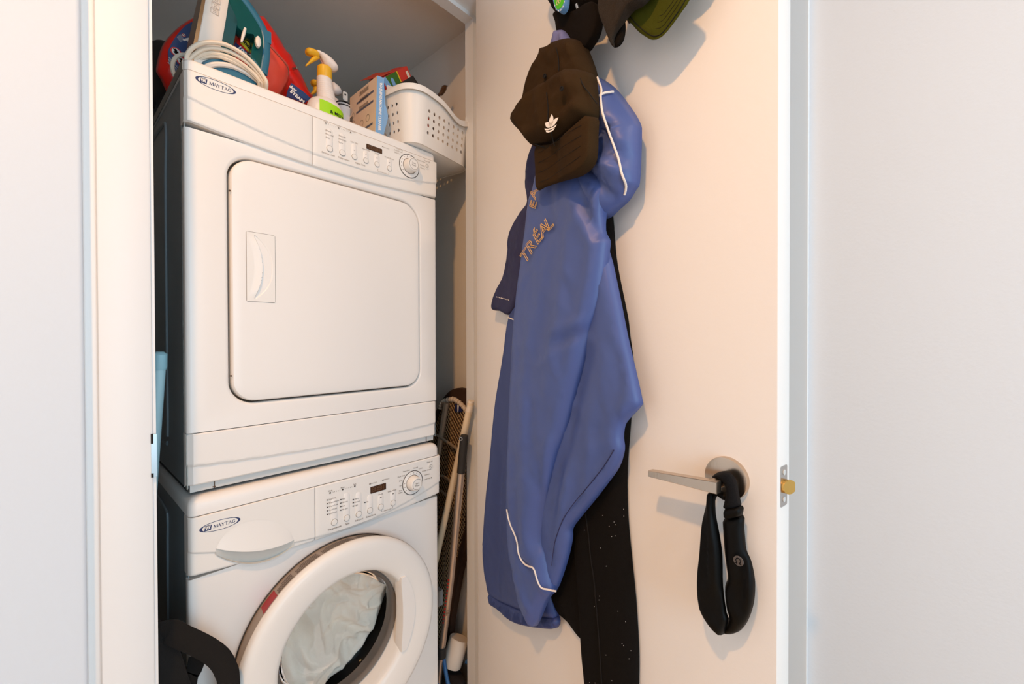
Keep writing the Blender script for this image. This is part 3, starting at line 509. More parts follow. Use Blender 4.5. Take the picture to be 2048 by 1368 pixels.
def plate_hole(outer, hole, y, bev, depth):
    """flat plate in the front plane with a rounded-over hole"""
    mb = MB(); no, nh = len(outer), len(hole)
    cx = sum(p[0] for p in hole)/nh; cz = sum(p[1] for p in hole)/nh
    pts = [Vector(p) for p in outer]+[Vector(p) for p in hole]
    vs, es, fs, ov, oe, of = delaunay_2d_cdt(pts, [(no+i, no+(i+1) % nh) for i in range(nh)], [list(range(no))], 1, 1e-6)
    for f in fs:
        c = (sum(vs[i][0] for i in f)/3, sum(vs[i][1] for i in f)/3)
        if not inside(c, hole):
            o = len(mb.v); mb.v += [(vs[i][0], y, vs[i][1]) for i in f]; mb.f.append((o, o+1, o+2))
    def off(k):   # shrink towards the inside of the hole
        out = []
        for i in range(nh):
            a, b2 = hole[i-1], hole[(i+1) % nh]; t = Vector((b2[0]-a[0], b2[1]-a[1])).normalized(); nrm = Vector((-t.y, t.x))
            if nrm.dot(Vector((cx-hole[i][0], cz-hole[i][1]))) < 0: nrm = -nrm
            out.append((hole[i][0]+nrm.x*k, hole[i][1]+nrm.y*k))
        return out
    loops = []
    for q in range(6):
        a = PI/2*q/5; k = bev*math.sin(a); dy = bev*(1-math.cos(a))
        loops.append([(px, y+dy, pz) for px, pz in off(k)])
    loops.append([(px, y+depth, pz) for px, pz in off(bev)])
    mb.loft(loops, False, False)
    return mb
def outer_edge(mb, x0, x1, z0, z1, y, r, depth):
    """rounded vertical sides plus top and bottom returns for a front plate x0..x1"""
    for sx, x in ((-1, x0), (1, x1)):
        pr = [(x+sx*r*math.sin(a), y+r*(1-math.cos(a))) for a in [PI/2*k/5 for k in range(6)]]+[(x+sx*r, y+depth)]
        mb.loft([[(px, py, z) for px, py in pr] for z in (z0, z1)], False, False, False)
    for z in (z0, z1):
        mb.add([(x0-r, y+r, z), (x0, y, z), (x1, y, z), (x1+r, y+r, z), (x1+r, y+depth, z), (x0-r, y+depth, z)], [(0, 1, 2, 3, 4, 5)])
    return mb
def oval_badge(parent, cx, cz, y, hw=.0338, hh=.0098):
    m = MB()
    def ring(a0, b0, dx0, a1, b1, dx1):
        n = 48
        o = [(cx+dx0+a0*math.cos(2*PI*k/n), y, cz+b0*math.sin(2*PI*k/n)) for k in range(n)]
        i = [(cx+dx1+a1*math.cos(2*PI*k/n), y, cz+b1*math.sin(2*PI*k/n)) for k in range(n)]
        m.loft([o, i], False, False)
    ring(hw, hh, 0, hw*.945, hh*.90, 0)
    for sg in (-1, 1):   # thicker ends
        n = 16; A = []; B = []
        for k in range(n+1):
            a = -PI/3+2*PI/3*k/n
            A.append((cx+sg*hw*.96*math.cos(a), y-.00005, cz+hh*.95*math.sin(a)))
            B.append((cx+sg*(hw*.96*math.cos(a)-hw*.09*math.cos(a*1.5)), y-.00005, cz+hh*.95*math.sin(a)))
        m.loft([A, B], False, False, False)
    # square with slanted strokes
    sx, sw, sh = cx-.0205, .0062, .0050
    q = [(sx-sw, cz-sh), (sx+sw*.75, cz-sh), (sx+sw, cz+sh), (sx-sw*.75, cz+sh)]
    m.loft([[(a, y, c) for a, c in q], [(a, y+.0001, c) for a, c in q]])
    ob = obj('badge', m, NAVY, parent, False)
    s2 = MB()
    for k in range(3):
        x0 = sx-.0036+k*.0026
        q = [(x0+.0006, cz-sh*.55), (x0+.0020, cz-sh*.55), (x0+.0010, cz+sh*.65), (x0-.0014, cz+sh*.65)]
        s2.add([(a, y-.0002, c) for a, c in q], [(0, 1, 2, 3)])
    q = [(sx-.0052, cz+sh*.50), (sx+.0044, cz+sh*.50), (sx+.0044, cz+sh*.78), (sx-.0052, cz+sh*.78)]
    s2.add([(a, y-.0002, c) for a, c in q], [(0, 1, 2, 3)])
    obj('badge_stripes', s2, PLASTW, ob, False)
    # serif capitals from strokes: (x0,z0,x1,z1,width) in a unit cell of height 1
    G = {'M': [(.08, 0, .14, 1, .06), (.14, 1, .5, 0, .17), (.5, 0, .86, 1, .06), (.86, 1, .92, 0, .17)],
         'A': [(.05, 0, .42, 1, .06), (.42, 1, .85, 0, .18), (.2, .36, .66, .36, .06)],
         'Y': [(.05, 1, .45, .45, .17), (.85, 1, .45, .45, .06), (.45, .5, .45, 0, .15)],
         'T': [(.45, 0, .45, 1, .15), (.05, .96, .85, .96, .08), (.07, .98, .07, .78, .06), (.83, .98, .83, .78, .06)],
         'G': [(.85, .85, .5, 1, .07), (.5, .98, .2, .8, .1), (.2, .85, .1, .5, .17), (.1, .5, .22, .15, .17), (.22, .18, .5, .02, .1), (.5, .03, .85, .2, .07), (.8, .05, .8, .45, .14), (.6, .43, .95, .43, .06), (.84, .85, .84, .65, .05)]}
    ser = {'M': (.08, .92), 'A': (.05, .85), 'Y': (.45,), 'T': (.45,), 'G': ()}
    t = MB(); px = cx-.0115; H = .0062
    for ch in 'MAYTAG':
        wd = .0072 if ch == 'M' else .0060
        for a, c, a2, c2, wk in G[ch]+[(q-.17, .03, q+.17, .03, .06) for q in ser[ch]]:
            d = Vector(((a2-a)*wd, (c2-c)*H)); nrm = Vector((-d.y, d.x)).normalized()*wk*H*.55
            p0 = Vector((px+a*wd, cz-H/2+c*H)); p1 = p0+d
            t.add([(v.x, y-.0001, v.y) for v in (p0+nrm, p0-nrm, p1-nrm, p1+nrm)], [(0, 1, 2, 3)])
        px += wd*1.0
    obj('badge_lettering', t, NAVY, ob, False)
def seg_display(parent, x0, x1, z0, z1, y):
    d = obj('display', MB().loft([[(a, y-.0008, c) for a, c in rrect(x0, x1, z0, z1, .0012, 2)], [(a, y+.004, c) for a, c in rrect(x0, x1, z0, z1, .0012, 2)]]), DISP, parent, False)
    m = MB(); w4 = (x1-x0)*.82/4
    for k in range(4):
        a = x0+(x1-x0)*.09+k*w4; b2 = a+w4*.74; zm = (z0+z1)/2; lo = z0+(z1-z0)*.2; hi = z1-(z1-z0)*.2; t = .0007; sl = .0008
        for (p, q) in (((a, lo), (a, zm)), ((a, zm), (a, hi)), ((b2, lo), (b2, zm)), ((b2, zm), (b2, hi)), ((a, lo), (b2, lo)), ((a, zm), (b2, zm)), ((a, hi), (b2, hi))):
            if p[0] == q[0]: m.box(p[0]-t/2, p[0]+t/2, y-.0011, y-.0009, p[1]+.0007, q[1]-.0007)
            else: m.box(p[0]+.0007, q[0]-.0007, y-.0011, y-.0009, p[1]-t/2, p[1]+t/2)
    obj('display_digits', m, DISPSEG, d, False)
    return d
def button(parent, x, z, y, r, slot=.035):
    g = MB()   # raised oval pad over the button
    pts = [(x+r*1.12*math.cos(a), z+r*1.12*math.sin(a)) for a in [PI+PI*k/12 for k in range(13)]]+[(x+r*1.0*math.cos(a), z+slot+r*1.0*math.sin(a)) for a in [PI*k/12 for k in range(13)]]
    cxx = x; czz = z+slot/2
    g.loft([[(a, y+.001, c) for a, c in pts], [(a, y-.0004, c) for a, c in pts], [(cxx+(a-cxx)*.93, y-.0009, czz+(c-czz)*.97) for a, c in pts]], False, True)
    pad = obj('button_pad', g, PLASTW2, parent, True, 50)
    g = MB().lathe((x, y, z), (0, -1, 0), [(r*1.06, .0006), (r*1.06, .0012), (r*.99, .0012), (r*.99, .0006)], 28, False, False)
    obj('button_ring', g, SEAM, pad, False)
    g = MB().lathe((x, y, z), (0, -1, 0), [(r*.97, 0), (r*.97, .0015), (r*.88, .0024), (0, .0027)], 28, False, False)
    obj('button', g, PLASTW, pad)
def dial(parent, cx, cz, y, R, letters):
    g = MB().lathe((cx, y, cz), (0, -1, 0), [(R*1.02, .0002), (R*1.02, .0009), (R*.975, .0009), (R*.975, .0002)], 56, False, False)
    base = obj('dial_ring', g, INK, parent, False)
    g = MB().lathe((cx, y, cz), (0, -1, 0), [(R*.97, 0), (R*.95, .0012), (R*.70, .0016), (0, .0016)], 48, False, False)
    dsk = obj('dial_disc', g, PLASTW2, parent)
    g = MB().lathe((cx, y, cz), (0, -1, 0), [(R*.62, .0015), (R*.62, .004), (R*.56, .019), (R*.53, .0215), (R*.47, .0225), (R*.45, .0218), (R*.40, .0218), (0, .0222)], 48, False, False)
    kb = obj('dial_knob', g, PLASTW, parent)
    g = MB().lathe((cx, y, cz), (0, -1, 0), [(R*.63, .0017), (R*.67, .0017)], 48, False, False)
    g.lathe((cx, y-.0223, cz), (0, -1, 0), [(R*.43, .0), (R*.45, .0)], 40, False, False)
    obj('dial_shadow_line', g, SEAM, kb, False)
    t = MB(); text(t, 'Start', (cx, y-.0226, cz+.0028), X_, Z_, .0060); text(t, 'Pause', (cx, y-.0226, cz-.0032), X_, Z_, .0058)
    obj('dial_lettering', t, INKL if letters == 'dry' else INK, kb, False)
    t = MB()
    for k in range(9):
        a = math.radians(40+k*22); t.lathe((cx+R*.82*math.cos(a), y-.0016, cz+R*.82*math.sin(a)), (0, -1, 0), [(.0011, .0), (.0009, .0002), (0, .0002)], 8, False, False)
    obj('dial_dots', t, SEAM, dsk, False)
def power_button(parent, x, z, y, col):
    g = MB().lathe((x, y, z), (0, -1, 0), [(.0095, 0), (.0092, .0008), (.0075, .0010), (.0072, .0004), (.0058, .0004), (.0055, .0014), (0, .0016)], 28, False, False)
    pb = obj('power_button', g, PLASTW, parent)
    g = MB().lathe((x, y-.0017, z), (0, -1, 0), [(.0045, 0), (.0052, 0)], 24, False, False)
    g.box(x-.0004, x+.0004, y-.0018, y-.0016, z-.002, z+.002)
    obj('power_symbol', g, col, pb, False)

# ---- dryer
dry = thing('dryer', (.483, 1.31, .8815), 'white front-loading clothes dryer stacked on top of the washing machine', 'dryer')
sides = MB()
sides.box(MX0+.002, MX0+.004, MY+.012, MB_, .89, 1.690).box(MX1-.004, MX1-.002, MY+.012, MB_, .89, 1.690).box(MX0+.002, MX1-.002, MB_-.004, MB_, .89, 1.690)
obj('side_panel', sides, SIDE, dry, False)
bead = [(1.075, 1.60), (1.12, 1.645), (1.20, 1.655), (1.45, 1.655), (1.50, 1.60), (1.50, 1.0), (1.45, .945), (1.24, .945), (1.19, .955)]
obj('pressed_bead', MB().tube([(MX0+.0015, y, z) for y, z in catmull([(1.20, .965), (1.197, 1.1), (1.197, 1.5), (1.185, 1.63), (1.23, 1.66), (1.45, 1.66), (1.50, 1.60), (1.50, 1.0), (1.45, .945), (1.24, .945)], 4)], .0035, 8), SIDE, dry)
obj('edge_strip', MB().box(MX0+.0005, MX0+.0022, MY+.006, MY+.0125, .89, 1.69).box(MX0+.0005, MX0+.0021, MY+.030, MY+.032, .89, 1.66), SIDE2, dry, False)
# top cover
b = MB(); lp = []
for dz, ins in ((0, .0), (.014, 0), (.019, .0015), (.0225, .006), (.0235, .012)):
    lp.append([(a, c, 1.6925+dz) for a, c in rrect(MX0+ins, MX1-.012-ins, 1.000+ins, MB_, (.004, .004, .012, .012), 5)])
b.loft(lp)
obj('top_cover', b, ENAMEL, dry)
obj('cover_edge', MB().box(MX0-.0012, MX0+.0005, 1.012, MB_, 1.693, 1.7115), SIDE2, dry, False)
SWD = lambda x: 1.6055+.36*(x-.5)**2
ZBD = lambda x: 1.5765+.19*(x-.5)**2
ZTD = lambda x: 1.6912
def yd(x, z):
    y = MY-.010
    d = SWD(x)-z
    y += .0035*sm(-.0005, .004, d)
    return y
obj('badge_panel', fascia(MX0, .4195, ZBD, ZTD, yd, .010, .0012, 50, 44), PLASTW, dry, True, 30)
obj('control_panel', fascia(.4205, MX1-.004, ZBD, ZTD, yd, .0012, .012, 60, 44), PLASTW, dry, True, 30)
yp = MY-.0101
oval_badge(dry, .2331, 1.679, yp-.0002)
for x in (.458, .489, .5195, .5503, .581, .617): button(dry, x, 1.628, yp, .0072 if x < .5 else .0066, .040 if x < .5 else .026 if x < .54 else .019)
seg_display(dry, .552, .596, 1.659, 1.6715, yp)
dial(dry, .679, 1.652, yp, .0315, 'dry')
power_button(dry, .7376, 1.670, yp, INKL)
t = MB(); yt = yp-.0012
def tx(s, x, z, size, al='CENTER'): text(t, s, (x, yt, z), X_, Z_, size, al)
for s, x, z in (('More', .447, 1.668), ('Normal', .447, 1.660), ('Less', .447, 1.652), ('Regular', .478, 1.667), ('Medium', .478, 1.659), ('Low', .478, 1.651)):
    tx('•'+s, x, z, .0058, 'LEFT')
tx('Dryness Level', .4545, 1.6145, .0054); tx('Temperature', .4925, 1.6145, .0054); tx('Adjust Time', .535, 1.6145, .0054)
tx('Less Time', .5195, 1.663, .0046); tx('More Time', .5503, 1.6555, .0046); tx('Chime', .581, 1.6548, .0046); tx('Wrinkle Prevent', .617, 1.6548, .0042)
tx('Child Lock', .599, 1.6115, .0040)
t.box(.583, .590, yt, yt+.0001, 1.6110, 1.6114).box(.608, .615, yt, yt+.0001, 1.6110, 1.6114).box(.583, .5834, yt, yt+.0001, 1.611, 1.618).box(.6146, .615, yt, yt+.0001, 1.611, 1.618)
for s, x in (('Sensing', .449), ('Drying', .480), ('Wrinkle Prevent', .510)):
    tx(s, x, 1.6885, .0036); t.lathe((x, yt, 1.6845), (0, -1, 0), [(.0018, 0), (0, .0001)], 10, False, False)
for k in range(5):
    for x0 in (.4555, .4865): t.box(x0+k*.0042, x0+k*.0042+.0005, yt, yt+.0001, 1.6835, 1.6855)
for x in (.5195, .5503, .581, .617): t.box(x-.0015, x+.0015, yt, yt+.0001, 1.6435, 1.6445)
for s, x, z in (('Normal Dry', .648, 1.688), ('Cotton/Towels', .644, 1.682), ('Quick Dry', .641, 1.676), ('Wrinkle Control', .717, 1.678), ('Delicates', .722, 1.667), ('Time Dry', .722, 1.659)):
    tx(s, x, z, .0042)
tx('Power Off', .7376, 1.683, .0046); tx('Door Locked', .606, 1.6785, .0038)
t.lathe((.5965, yt, 1.6785), (0, -1, 0), [(.001, 0), (0, .0001)], 8, False, False)
obj('panel_lettering', t, INKL, dry, False, kind='stuff')
# front with the door opening
holeD = rrect(.2535, .7185, 1.0455, 1.5575, (.062, .048, .048, .048), 10)
b = plate_hole([(MX0+.008, .9985), (MX1-.012, .9985), (MX1-.012, 1.585), (MX0+.008, 1.585)], rrect(.2465, .7255, 1.0385, 1.5645, (.068, .054, .054, .054), 10), MY, .007, .03)
outer_edge(b, MX0+.008, MX1-.012, .9985, 1.585, MY, .008, .02)
obj('front_panel', b, ENAMEL, dry, True, 50, merge=.00005)
obj('door_well', MB().box(.24, .735, MY+.022, MY+.026, 1.03, 1.57), SEAM, dry, False)
b = MB(); lp = []
for ins, y in ((.0, MY+.022), (.0, MY+.004), (.0008, MY-.0005), (.003, MY-.0032), (.008, MY-.0042), (.02, MY-.0048)):
    lp.append([(a, y, c) for a, c in rrect(.2575+ins, .7155-ins, 1.0495+ins, 1.5535-ins, (max(.058-ins, .01), max(.044-ins, .01), max(.044-ins, .01), max(.044-ins, .01)), 10)])
b.loft(lp)
dd = obj('door', b, ENAMEL, dry, True, 30)
# recessed pull: a plate with a dished crescent
def pull(u, v):
    x = .2845+.0545*u; z = 1.2585+.1445*v
    zz = (v-.5)*2
    xl = .2985+.0155*(1-abs(zz/.91)**2.2) if abs(zz) < .91 else 9
    xr = .2985+.0365*(1-abs(zz/.93)**2.6) if abs(zz) < .93 else -9
    y = MY-.0058
    if abs(zz) < .95:
        y -= .0030*sm(-.016, 0, x-xl)*sm(.95, .6, abs(zz)) if x < xl else 0
    if xl < x < xr:
        y += .013*sm(0, .0035, x-xl)*(1-sm(.25, 1, (x-xl)/max(.001, xr-xl)))
    return Vector((x, y, z))
b = MB().shell(56, 72, pull, lambda u, v: Vector((.2845+.0545*u, MY-.004, 1.2585+.1445*v)))
hp = obj('door_pull', b, PLASTW, dd, True, 60)
b = MB(); o = rrect(.2838, .3397, 1.2578, 1.4037, .003, 3); i = rrect(.2847, .3388, 1.2587, 1.4028, .0025, 3)
b.loft([[(a, MY-.0053, c) for a, c in o], [(a, MY-.0053, c) for a, c in i]], False, False)
obj('pull_gap', b, SEAM, dd, False)
for z in (1.48, 1.105):
    obj('hinge_pin', MB().lathe((.2560, MY-.002, z), (0, -1, 0), [(.0018, 0), (.0018, .002), (0, .0026)], 10, False, False), SEAM, dd)
# kick panel with a curved crease and the stacking bracket under it
CRK = lambda x: .9255+.12*(x-.5)**2
def yk(x, z):
    return MY-.0015+.0045*sm(-.0005, .005, CRK(x)-z)
obj('kick_panel', fascia(MX0, MX1-.004, lambda x: .8955, lambda x: .9968, yk, .009, .009, 60, 36, .003, .002), ENAMEL, dry, True, 30)
br = obj('stacking_bracket', MB().box(MX0+.006, MX1-.012, MY+.010, MY+.06, .8815, .8960), GREYP, dry, False)
obj('bracket_clip', MB().box(.228, .2295, MY+.0085, MY+.011, .8815, .8950).box(.2255, .2305, MY+.008, MY+.011, .8835, .8850), SEAM, br, False)
obj('bracket_clip', MB().box(.745, .7465, MY+.0085, MY+.011, .8815, .8950), SEAM, br, False)
obj('base_tray', MB().box(MX0+.004, MX1-.012, MY+.02, MB_, .8815, .8955), BLACKR, dry, False)

# ---- washer
was = thing('washing_machine', (.483, 1.31, 0), 'white front-loading washing machine with a round glass door at the bottom of the stack', 'washing machine')
b = MB(); lp = []
for z, ins in ((.8395, 0), (.858, 0), (.866, .002), (.8715, .007), (.8738, .014), (.8745, .03)):
    lp.append([(a, c, z) for a, c in rrect(MX0+ins, MX1-.004-ins, .9985+ins, MB_, (.004, .004, .014, .014), 6)])
b.loft(lp)
obj('top_cover', b, ENAMEL, was)
s2 = MB().box(MX0+.002, MX0+.004, MY+.012, MB_, .02, .8385).box(MX1-.004, MX1-.002, MY+.012, MB_, .02, .8385).box(MX0+.002, MX1-.002, MB_-.004, MB_, .02, .8385)
obj('side_panel', s2, SIDE, was, False)
obj('pressed_bead', MB().tube([(MX0+.0015, y, z) for y, z in catmull([(1.215, .06), (1.215, .4), (1.212, .70), (1.208, .775), (1.24, .795), (1.45, .795), (1.50, .74), (1.50, .06)], 4, False)], .0035, 8), SIDE, was)
obj('edge_strip', MB().box(MX0+.0005, MX0+.0022, MY+.022, MY+.026, .02, .83), SIDE2, was, False)
SWW = lambda x: .7185+.56*(x-.5)**2
ZBW = lambda x: .7105+.16*(x-.48)**2
ZTW = lambda x: .8378
def yw(x, z):
    return MY-.011+.0030*sm(-.0005, .004, SWW(x)-z)
def ydraw(x, z):
    y = yw(x, z)
    # hooded finger pull: swells outwards down to a lip, then falls away under it
    u = (x-.2985)/.0735; line = .7385-.235*(x-.2985)+.012*u*u
    if abs(u) < 1:
        top = .7385+.062*math.sqrt(max(0, 1-u*u))-.235*(x-.2985)
        low = .7385-.029*(1-u*u)-.235*(x-.2985)
        if z < line+.001 and z > low-.0002 and abs(u) < .95: y += .016*sm(.95, .90, abs(u))
    return y
dro = obj('detergent_drawer', fascia(MX0, .4185, ZBW, ZTW, ydraw, .010, .0012, 110, 90), PLASTW, was, True, 28)
def pull_uz(u):
    x = .2985+.0735*u; sl = -.235*(x-.2985); q = math.sqrt(max(0, 1-u*u))
    line = .7385+sl+.012*u*u
    return x, .7385+sl+max(.062*q, .012*u*u), line, min(line, .7385-.029*(1-u*u)+sl)
def domep(u, t):
    u = -1+2*u; x, top, line, low = pull_uz(u); f = (1-u*u)**.7
    if t < .85:
        k = t/.85; return Vector((x, yw(x, top+(line-top)*k)-.0004-.0085*f*k**1.3-.0, top+(line-top)*k))
    k = (t-.85)/.15; return Vector((x, MY-.0114-.0085*f*(1-.6*k*k), line-.0016*f*math.sin(k*PI/2)))
pl_ = obj('drawer_pull', MB().grid(60, 40, domep), PLASTW, dro, True, 60)
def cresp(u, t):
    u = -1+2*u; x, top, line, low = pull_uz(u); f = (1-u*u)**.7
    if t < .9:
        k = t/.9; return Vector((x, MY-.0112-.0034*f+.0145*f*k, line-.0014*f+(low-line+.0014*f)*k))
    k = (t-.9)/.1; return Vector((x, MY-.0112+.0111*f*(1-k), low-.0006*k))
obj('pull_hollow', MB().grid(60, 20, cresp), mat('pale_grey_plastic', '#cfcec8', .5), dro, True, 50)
obj('control_panel', fascia(.4195, MX1+.002, ZBW, ZTW, yw, .0012, .012, 60, 44), PLASTW, was, True, 30)
yp = MY-.0111
oval_badge(was, .2336, .8118, yp-.0002, .0347, .0100)
for x, sl in ((.463, .05), (.494, .055), (.525, .048), (.5555, .033), (.586, .028), (.6225, .028)): button(was, x, .7432, yp, .0074, sl)
seg_display(was, .5572, .6015, .7850, .8020, yp)
dial(was, .6845, .7815, yp, .0325, 'wash')
power_button(was, .745, .8133, yp, INK)
t = MB(); yt = yp-.0012
for s, x, z in (('Hot/Cold', .450, .8005), ('Warm/Warm', .450, .792), ('Warm/Cold', .450, .7835), ('Cool/Cold', .450, .775), ('Cold/Cold', .450, .7665),
                ('High', .482, .7925), ('Medium', .482, .784), ('Low', .482, .7755), ('No Spin', .482, .767), ('Heavy', .514, .7835), ('Normal', .514, .7755), ('Light', .514, .7675), ('On', .545, .7675)):
    tx(s, x, z, .0045, 'LEFT'); t.box(x-.0050, x-.0012, yt, yt+.0001, z-.0011, z+.0011)
for s, x, z, k in (('Temperature', .4635, .7290, .0062), ('Spin', .4955, .7290, .0062), ('Soil Level', .526, .7290, .0056), ('Extra Rinse', .558, .7290, .0056), ('Chime', .5855, .7765, .0052), ('Delay Wash', .6195, .7765, .0052),
                   ('Child Lock', .605, .7300, .0044), ('Door Lock', .566, .8108, .0040), ('Child Lock', .6025, .8115, .0040), ('Wash', .4535, .8205, .0045), ('Rinse', .484, .8205, .0045), ('Spin', .515, .8205, .0045), ('Power Off', .742, .8268, .0048)):
    tx(s, x, z, k)
for s, x, z in (('Heavy Duty', .664, .8190), ('Normal', .694, .8205), ('Cotton', .711, .8150), ('Quick Wash', .648, .8080), ('Wrinkle Control', .731, .8050), ('Drain', .646, .7960), ('Delicates', .733, .7925), ('Spin', .6455, .7830), ('Hand Wash', .7335, .7800), ('Rinse', .645, .7700), ('& Spin', .645, .7645)):
    tx(s, x, z, .0046)
for x, z, r in ((.4535, .8155, .0021), (.484, .8157, .0021), (.515, .8157, .0021), (.5555, .8105, .0016), (.5922, .8111, .0016), (.7475, .780, .0016)): t.lathe((x, yt, z), (0, -1, 0), [(r, 0), (0, .0001)], 12, False, False)
for k in range(5):
    for x0 in (.4600, .4905): t.box(x0+k*.0042, x0+k*.0042+.0006, yt, yt+.0001, .8145, .8170)
for x in (.586, .6225): t.box(x-.0022, x+.0022, yt, yt+.0001, .7668, .7688)
t.box(.588, .594, yt, yt+.0001, .7298, .7302).box(.616, .6215, yt, yt+.0001, .7298, .7302).box(.588, .5884, yt, yt+.0001, .7298, .7350).box(.6211, .6215, yt, yt+.0001, .7298, .7350)
obj('panel_lettering', t, INK, was, False, kind='stuff')
# front panel with round opening
CXW, CZW = .482, .463
hole = [(CXW+.2345*math.cos(2*PI*k/96), CZW+.2345*math.sin(2*PI*k/96)) for k in range(96)]
b = plate_hole([(MX0+.008, .03), (MX1-.010, .03), (MX1-.010, .716), (MX0+.008, .716)], hole, MY, .006, .05)
outer_edge(b, MX0+.008, MX1-.010, .03, .716, MY, .008, .02)
obj('front_panel', b, ENAMEL, was, True, 50, merge=.00005)
obj('foot_plinth', MB().box(MX0+.01, MX1-.01, MY+.02, MB_, 0, .03), BLACKR, was, False)
Yd = .945
wd = obj('door', MB().lathe((CXW, 1.045, CZW), (0, -1, 0), [(.2230, .02), (.2262, .035), (.2382, .083), (.2368, .0925), (.2325, .0985), (.2250, .1010), (.2140, .1016), (.1880, .0985), (.1700, .0950), (.1620, .0915), (.1580, .0855), (.1560, .075), (.1505, .048), (.1490, .040)], 96, False, False), PLASTW, was, True, 60)
obj('door_skirt', MB().lathe((CXW, 1.045, CZW), (0, -1, 0), [(.2236, .025), (.2266, .0355), (.2386, .0835)], 96, False, False), mat('taupe_plastic', '#a59587', .5), wd)
# printed warning band on the upper skirt with a red block
def skirt(a, yy, r=.0003):
    r += .2266+(1.0095-yy)/.048*.012
    return Vector((CXW+r*math.cos(a), yy, CZW+r*math.sin(a)))
tb = MB()
for line, (a0, a1) in enumerate([(72, 84), (86, 104), (106, 119), (121, 130)]):
    for k in range(4):
        yy = .966+.0078*k
        n = 10
        e = a1-(0 if k < 3 else 3)
        P0 = [skirt(math.radians(a0+(e-a0)*i/n), yy) for i in range(n+1)]; P1 = [skirt(math.radians(a0+(e-a0)*i/n), yy+.0034) for i in range(n+1)]
        tb.loft([P0, P1], False, False, False)
obj('warning_print', tb, INK, wd, False)
tb = MB(); P = [[skirt(math.radians(131+9*i/8), yy, .0005) for i in range(9)] for yy in (.960, 1.0)]
tb.loft(P, False, False, False); obj('red_warning_label', tb, mat('warning_red', '#a81712', .5), wd, False, label='red block of the warning label')
# handle pad closing the right of the ring
b = MB(); n = 24; chord = CXW+.1300
arcp = [(CXW+.1740*math.cos(a), CZW+.006+.1740*math.sin(a)) for a in [math.radians(-33.5+67*k/n) for k in range(n+1)]]
bow = [(chord+.006*math.sin(PI*k/12), CZW+.100-(.190)*k/12) for k in range(1, 12)]
padp = arcp+[(chord+.002, CZW+.1015)]+bow+[(chord+.002, CZW-.0905)]
cx0 = sum(p[0] for p in padp)/len(padp); cz0 = CZW
b.loft([[(a, Yd+.030, c) for a, c in padp], [(a, Yd+.0012, c) for a, c in padp], [(cx0+(a-cx0)*.97, Yd-.0004, cz0+(c-cz0)*.99) for a, c in padp]])
obj('door_handle', b, PLASTW2, wd, True, 30)
obj('glass_rim', MB().lathe((CXW, 1.045, CZW), (0, -1, 0), [(.1500, .048), (.1470, .051), (.1425, .047), (.1400, .036), (.1390, .015)], 72, False, False), GASK, wd)
# glass bowl reaching into the drum
GL = mat('door_glass', '#f1efec', .03, trans=1.0, ior=1.12)
b = MB().lathe((CXW, 1.004, CZW), (0, 1, 0), [(.1440, -.004), (.1390, .004), (.1340, .022), (.1220, .036), (.0980, .047), (.0600, .054), (.0250, .057), (0, .058)], 64, False, False)
obj('glass_bowl', b, GL, wd)
obj('door_gasket', MB().lathe((CXW, 1.055, CZW), (0, 1, 0), [(.250, -.045), (.215, -.005), (.185, .004), (.176, .012), (.176, .045), (.19, .06)], 72, False, False), BLACKR, was)
obj('drum', MB().lathe((CXW, 1.10, CZW), (0, 1, 0), [(.19, .0), (.235, .004), (.235, .36), (.0, .38)], 72, False, False), DRUM, was)
# ---- laundry behind the glass
def crumple(p):
    q = Vector(p)
    a = noise.noise(q*9+Vector((3, 1, 7))); b1 = noise.noise(q*17+Vector((a*2.2, 5, 2))); c1 = noise.noise(q*34+Vector((b1*1.5, 9, 1)))
    rid = 1-abs(noise.noise(q*8+Vector((11, 3, 5))))*2.4
    rid2 = 1-abs(noise.noise(q*15+Vector((1.3, 13, 5+a))))*2.6
    rid3 = 1-abs(noise.noise(q*24+Vector((4, 8, a*3))))*2.8
    return .024*a+.014*b1+.004*c1+.022*max(rid, 0)**2+.013*max(rid2, 0)**2+.006*max(rid3, 0)**2
def lau(u, v):
    th = 2*PI*u; r = v
    ex, ez = (.170, .158)
    x = CXW-.010+ex*r*math.cos(th)*(1-.03*max(0, math.cos(th+.75))**2); z = CZW+.006+ez*r*math.sin(th)
    rr = math.hypot(x-CXW, z-CZW)
    bowl = 1.068-.050*min(1, rr/.14)**2.4
    y = bowl+.022*r**8+.012-crumple((x, 0, z))*1.25*(1-r**10)+.026
    y = max(y, bowl+.004)
    return Vector((x, y, z))
LAUN = mat('laundry_cotton', '#f0e3d3', .9, bump=.9, scale=70, detail=6, var=.10, vscale=26)
b = MB().grid(150, 70, lau); b.lathe((CXW-.03, 1.17, CZW), (0, 1, 0), [(.150, 0), (.16, .06), (.10, .12), (0, .14)], 40, False, False)
lo = obj('bed_sheet', b, LAUN, None, True, 180, merge=.0004, origin=(CXW, 1.15, CZW-.12))
tag(lo, 'crumpled white and grey bed sheet inside the drum behind the round glass door', 'laundry')
